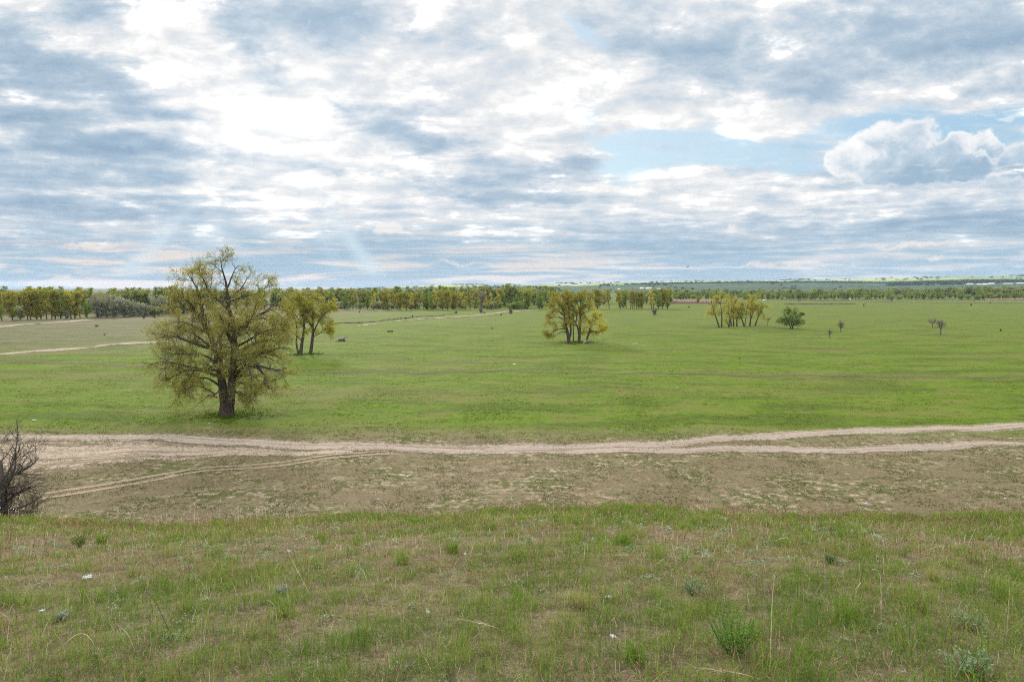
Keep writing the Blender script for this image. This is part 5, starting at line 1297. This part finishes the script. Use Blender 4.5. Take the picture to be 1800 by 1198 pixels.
SPK = [(716, 834, 4, M_WHITE, 'white scrap on the bare steppe left of centre, nearest the road'), (681, 837, 3, M_WHITE, 'tiny white scrap left of the nearest one to the road'), (707, 848, 4, M_WHITE, 'white scrap lowest of the three on the bare steppe'),
       (665, 878, 5, M_WHITE, 'white scrap just beyond the rim of the slope left of centre'), (697, 742, 3, M_WHITE, 'tiny white scrap on the turf just above the road'), (60, 741, 6, M_WHITE, 'white scrap on the turf at the far left above the road'),
       (368, 749, 4, M_WHITE, 'small white scrap on the turf left of the old trunk foot'), (1052, 889, 6, M_PINK, 'pink scrap at the rim of the slope right of centre'), (1352, 867, 4, M_WHITE, 'white scrap on the steppe below the right road'),
       (1522, 884, 5, M_BLUE, 'pale scrap near the rim at the right'), (1618, 842, 4, M_WHITE, 'white scrap on the steppe far right, nearer the road'), (1766, 877, 4, M_WHITE, 'white scrap at the far right near the rim'),
       (1675, 762, 5, M_BLUE, 'pale blue scrap between the two right road branches'), (1776, 766, 4, M_WHITE, 'white scrap between the road branches at the far right'), (1242, 764, 4, M_WHITE, 'white scrap on the road edge right of centre'),
       (904, 639.5, 6, M_WHITE, 'white scrap alone in the middle of the green meadow'), (1114, 603.8, 5, M_BLUE, 'bluish scrap on the meadow right of the clump, left piece'), (1119, 603.5, 4, M_WHITE, 'whitish scrap on the meadow right of the clump, right piece'),
       (1191, 680.5, 3, M_WHITE, 'tiny white scrap on the green meadow right of centre'), (1054, 603.5, 6, M_GREYW, 'scatter of pale chips right of the grey stump pile')]
for k, (px, py, wp, m, lab) in enumerate(SPK):
    p = at(px, py); p.z = H1(p.x, p.y); s_ = .72 * wp * p.y / F
    crumple('litter_scrap', lab, p, s_, s_ * 1.2, s_ * .38, m, group='scraps of litter on the plain', seed=20 + k, lift=.03)

def log_thing(kind, label, base, tab, mats, cat='log'):
    b, limbs = px_limbs(base, [t_[:4] for t_ in tab])
    root = empty(kind, (b.x, b.y, H1(b.x, b.y))); tag(root, label, cat)
    for (pts, r0, r1), t_ in zip(limbs, tab):
        P = resample(pts, 9)[None]; P = P + gt.normal(size=P.shape) * r0 * .12
        Rr = .62 * (np.linspace(r0, r1, 9) * gt.uniform(.8, 1.2, 9))[None]
        V, Q = tubes([(P, Rr, 9)])
        n0 = len(V)
        me = mesh_np(t_[5], V, Q, np.full(len(Q), 4), mats[t_[4]])
        bmx = bmesh.new(); bmx.from_mesh(me); bmesh.ops.holes_fill(bmx, edges=bmx.edges[:], sides=12); bmx.to_mesh(me); bmx.free()
        link(t_[5], me, root)
log_thing('fallen_log', 'pale fallen broken trunk with dark root end lying on the meadow', (598, 600), [
    ([(589, 600), (592, 597), (597, 594.5), (602, 595)], .42, .38, (0, .5), 0, 'trunk'), ([(596, 599), (600, 597.5), (606, 598)], .55, .6, (.4, .3), 1, 'root_plate'),
    ([(603, 599), (604.5, 595), (606, 592)], .38, .30, (.3, .2), 1, 'stub'), ([(602, 595.5), (606, 593), (611, 592.3)], .30, .22, (.1, -.3), 0, 'branch'), ([(605, 592.5), (608, 590.8), (610, 590)], .16, .1, (.3, .4), 2, 'branch')], [M_GREYW, M_DEAD, M_RED])
log_thing('fallen_log', 'small dark low log lying on the meadow beyond the pale one', (686, 584.5), [
    ([(680.5, 584), (685, 583.2), (691, 584)], .40, .38, (0, 0), 0, 'trunk'), ([(684, 583.5), (687, 582), (690, 583)], .36, .25, (.1, .2), 0, 'stub')], [M_DEAD, M_GREYW])
log_thing('stump_pile', 'grey heap of broken stump pieces at the foot of the leaning tree', (1031, 602.5), [
    ([(1025.5, 602), (1028, 599), (1029.5, 597.5)], .35, .25, (-.6, -.4), 0, 'stump_piece'), ([(1027, 602), (1031, 600), (1036, 602)], .45, .4, (-.5, -.5), 1, 'stump_piece'), ([(1033, 602), (1034.5, 599), (1033, 597)], .38, .22, (-.4, -.2), 0, 'stump_piece'),
    ([(1036, 602.3), (1037.5, 600.5), (1036, 599)], .28, .16, (-.5, -.3), 1, 'stump_piece'), ([(1029, 600), (1031, 597.5), (1032, 598.5)], .3, .2, (-.7, -.5), 0, 'stump_piece')], [M_GREYW, M_DEAD], 'stump')

# low dark weeds and shrubs dotted far out on the grass
for k, (px, py, hp, wp, lab) in enumerate([(1211, 541, 3, 6, 'low dark shrub beyond the grey round bush'), (1707, 537, 3.5, 5, 'small dark shrub far out at the right, nearest of three'), (1712.5, 528.5, 2.5, 3, 'tiny dark shrub far out at the right, leftmost of the farthest two'),
        (1740.5, 533, 2.5, 5, 'low dark shrub far out at the right edge'), (1300, 633, 2.5, 6, 'dark weed clump alone on the meadow right of centre'), (1759, 583.5, 4, 6, 'low green dark weed clump at the right of the meadow'),
        (865, 577, 3.5, 5, 'small dark weed clump left of the meadow clump'), (253, 561, 6, 7, 'dark low bush left of the huge old poplar, left of two'), (272, 560, 5, 9, 'dark low bush left of the huge old poplar, right of two'),
        (170, 574, 4, 14, 'dark weed patch between the two left sandy paths'), (184, 590.5, 3, 8, 'dark weed clump above the left sandy path'), (725, 557.5, 4, 4, 'dark weed bush at the end of the ditch'), (714, 560, 3, 4, 'dark weed bush in the middle of the ditch'),
        (802, 551.5, 4.5, 8, 'dark low weeds by the sandy path'), (881, 554, 3.5, 4, 'tiny dark bush between the path and the turf'), (851, 551, 3, 5, 'tiny dark weed right of the thin brown tree'), (632, 549, 3, 6, 'low grey weeds before the front row of the wood')]):
    bare_tree('dark_shrub', lab, (px, py), hp, wp, 820 + k, 'dark low shrubs dotted on the meadow', 9, .0, cat='bush', mat=M_DEAD, dens=(3.4, 3.4))

# farm buildings on the valley side
M_WALL = plain_mat('white_wall', (.80, .79, .77)); M_ROOF = plain_mat('pale_sheet_roof', (.62, .64, .68), .5)
def hill_spot(px, row):
    uu = uw(px, 500)[0]; tgt = uw(px, row)[1]
    ds = np.linspace(1500, 2980, 160); v = np.array([abs((hz_grid(uu, q_) - CAM_H) / q_ - tgt) for q_ in ds])
    dd = float(ds[v.argmin()]); return Vector((uu * dd, dd, hz_grid(uu, dd)))
def farm(label, px, row, wpx, hpx, group='white farm buildings on the valley side'):
    p = hill_spot(px, row); w_ = wpx * p.y / F; h_ = hpx * p.y / F; dp = 12.0
    root = empty('farm_building', (p.x, p.y, p.z - 1)); tag(root, label, 'building', group)
    hw, hd, wh = w_ / 2, dp / 2, h_ * .62 + 1
    V = [(-hw, -hd, 0), (hw, -hd, 0), (hw, hd, 0), (-hw, hd, 0), (-hw, -hd, wh), (hw, -hd, wh), (hw, hd, wh), (-hw, hd, wh), (-hw, 0, h_ + 1), (hw, 0, h_ + 1)]
    me = bpy.data.meshes.new('wall'); me.from_pydata(V, [], [(0, 1, 5, 4), (1, 2, 6, 9, 5), (2, 3, 7, 6), (3, 0, 4, 8, 7)]); me.materials.append(M_WALL); link('wall', me, root)
    e, k = .6, .4
    zlo = wh - .3; Vr = [(-hw - e, -hd - e, zlo), (hw + e, -hd - e, zlo), (hw + e, 0, h_ + 1.1), (-hw - e, 0, h_ + 1.1), (-hw - e, hd + e, zlo), (hw + e, hd + e, zlo)]
    Vr += [(a, b_, c_ + k) for a, b_, c_ in Vr]
    mr = bpy.data.meshes.new('roof'); mr.from_pydata(Vr, [], [(6, 7, 8, 9), (9, 8, 11, 10), (0, 3, 2, 1), (3, 4, 5, 2), (0, 1, 7, 6), (5, 4, 10, 11), (1, 2, 8, 7), (2, 5, 11, 8), (3, 0, 6, 9), (4, 3, 9, 10)]); mr.materials.append(M_ROOF); link('roof', mr, root)
for lab, px, row, wp, hp in [('small white farm building above the left end of the far tree row', 1088, 508, 4, 1.3), ('white farm building at the left of the pair above the far tree row', 1128, 507.3, 6, 2.0), ('long white farm building at the right of the pair above the far tree row', 1140, 507, 9, 1.6),
      ('little white farm building above the right end of the far tree row', 1158, 507.8, 5, 1.2), ('short white shed leftmost above the riverside wood at right', 1705, 499.6, 9, 1.6), ('white shed second from left above the riverside wood at right', 1721, 499.8, 8, 1.5),
      ('big pale shed in the middle of the sheds above the riverside wood', 1731, 500, 7, 2.2), ('long white shed right of the big pale one', 1742, 499.2, 9, 1.8), ('low white shed second from right edge above the wood', 1772, 498.8, 14, 1.2), ('low white shed at the right edge of the photo', 1794, 498.2, 12, 1.4)]:
    farm(lab, px, row, wp, hp)

# parked cars at the river bank
M_TYRE = plain_mat('tyre', (.03, .03, .03)); M_GLASS = plain_mat('car_glass', (.05, .06, .07), .15, .6)
def car(label, px, py, c, yaw):
    p = at(px, py); root = empty('parked_car', (p.x, p.y, H1(p.x, p.y)), yaw); tag(root, label, 'car', 'cars parked at the river bank')
    m = plain_mat('car_paint', c, .35, .5)
    prof = [(-2.1, .35), (-2.15, .75), (-1.95, .95), (-1.1, 1.0), (-.6, 1.45), (1.0, 1.48), (1.7, 1.0), (2.1, .92), (2.15, .4)]
    bmc = bmesh.new()
    for sy, wd in ((-1, .86), (1, .86)):
        pass
    f0 = bmc.faces.new([bmc.verts.new((x_, -.85 if z_ < 1.1 else -.68, z_)) for x_, z_ in prof]); f1 = bmc.faces.new([bmc.verts.new((x_, .85 if z_ < 1.1 else .68, z_)) for x_, z_ in reversed(prof)])
    a = list(f0.verts); b_ = list(reversed(f1.verts))
    for k in range(len(a)): bmc.faces.new([a[k], b_[k], b_[(k + 1) % len(a)], a[(k + 1) % len(a)]])
    bmesh.ops.recalc_face_normals(bmc, faces=bmc.faces[:])
    me = bpy.data.meshes.new('body'); bmc.to_mesh(me); bmc.free(); me.materials.append(m); link('body', me, root)
    for s_ in (-1, 1):
        y_ = .80 * s_
        Vg = [(-.98, y_ + .04 * s_, 1.06), (1.5, y_ + .04 * s_, 1.06), (.92, y_ - .10 * s_, 1.42), (-.55, y_ - .10 * s_, 1.40)]
        me = bpy.data.meshes.new('window'); me.from_pydata(Vg + [(a_, b2 - .03 * s_, c_) for a_, b2, c_ in Vg], [], [(0, 1, 2, 3), (7, 6, 5, 4), (0, 4, 5, 1), (1, 5, 6, 2), (2, 6, 7, 3), (3, 7, 4, 0)]); me.materials.append(M_GLASS); link('window', me, root)
        for x0 in (-1.35, 1.35):
            bw = bmesh.new(); bmesh.ops.create_cone(bw, cap_ends=True, segments=16, radius1=.33, radius2=.33, depth=.2)
            me = bpy.data.meshes.new('wheel'); bw.to_mesh(me); bw.free(); me.materials.append(M_TYRE)
            o = link('wheel', me, root); o.location = (x0, .8 * s_, .33); o.rotation_euler = (R(90), 0, 0)
car('dark car standing on the grass right of the green willow by the river bank', 1404.5, 528.6, (.02, .022, .03), .2)
car('pale blue grey car at the river bank right of the dull bare tree', 1494.5, 527.3, (.45, .52, .60), 1.2)
car('white car half hidden behind the right end of the yellow grove', 1344, 528.9, (.75, .75, .75), .1)

# a bird far up over the tree row
p = ray(1209, 469) * (140.0 / ray(1209, 469).y) + Vector((0, 0, CAM_H))
bb = bmesh.new()
rows_ = [(-.26, .01, 0), (-.2, .035, 0), (-.05, .06, 0), (.08, .055, .0), (.17, .035, .01), (.23, .03, .015), (.28, .006, .005)]
prev = None; M_BIRD = plain_mat('dark_feathers', (.05, .045, .045))
Vb, Fb = [], []
for k, (x_, r0, z0_) in enumerate(rows_):
    for q_ in range(8): Vb.append((x_, r0 * math.cos(q_ * math.pi / 4), z0_ + r0 * .8 * math.sin(q_ * math.pi / 4)))
for k in range(len(rows_) - 1):
    for q_ in range(8): Fb.append((k * 8 + q_, k * 8 + (q_ + 1) % 8, k * 8 + 8 + (q_ + 1) % 8, k * 8 + 8 + q_))
bb.free()
for s_ in (-1, 1):                                        # wings grow out of the flank rings
    o_ = len(Vb)
    Vb += [(.10, .04 * s_, .03), (-.06, .04 * s_, .03), (.10, .28 * s_, .13), (-.05, .28 * s_, .12), (-.02, .52 * s_, .10), (-.07, .50 * s_, .095),
           (.10, .04 * s_, .015), (-.06, .04 * s_, .015), (.10, .28 * s_, .12), (-.05, .28 * s_, .11)]
    Fb += [(o_, o_ + 1, o_ + 3, o_ + 2), (o_ + 2, o_ + 3, o_ + 5, o_ + 4), (o_ + 6, o_ + 8, o_ + 9, o_ + 7), (o_ + 8, o_ + 4, o_ + 5, o_ + 9), (o_, o_ + 2, o_ + 8, o_ + 6), (o_ + 2, o_ + 4, o_ + 8)]
o_ = len(Vb); Vb += [(-.24, .0, .0), (-.38, .07, 0), (-.38, -.07, 0), (-.38, 0, .01)]; Fb += [(o_, o_ + 1, o_ + 3), (o_, o_ + 3, o_ + 2)]
me = bpy.data.meshes.new('bird'); me.from_pydata(Vb, [], Fb); me.materials.append(M_BIRD)
o = link('bird', me); o.location = p; o.rotation_euler = (R(14), R(8), R(200)); tag(o, 'small dark bird flying in the pale sky above the far tree row', 'bird')
# ------------------------------------------------------------------ the air over the valley
hb = bmesh.new(); bmesh.ops.create_cube(hb, size=1.0)
hme = bpy.data.meshes.new('haze'); hb.to_mesh(hme); hb.free()
lo_z, hi_z = float(min(zz.min(), Z.min())) - 1.0, max(float(v[2]) + v[4] * 1.3 for v in sp) + 4.0
haze = link('haze', hme); haze.location = (0, 0, (lo_z + hi_z) / 2); haze.scale = (30000, 30000, hi_z - lo_z)
mh, t, out = new_mat('valley_air')
pv = t.n.new('ShaderNodeVolumePrincipled'); pv.inputs['Color'].default_value = (.62, .80, 1.0, 1); pv.inputs['Density'].default_value = 4.8e-5
pv.inputs['Anisotropy'].default_value = 0.0
t.l.new(pv.outputs[0], out.inputs['Volume'])
hme.materials.append(mh)
tag(haze, 'pale blue haze filling the valley air', 'haze', None, 'stuff')
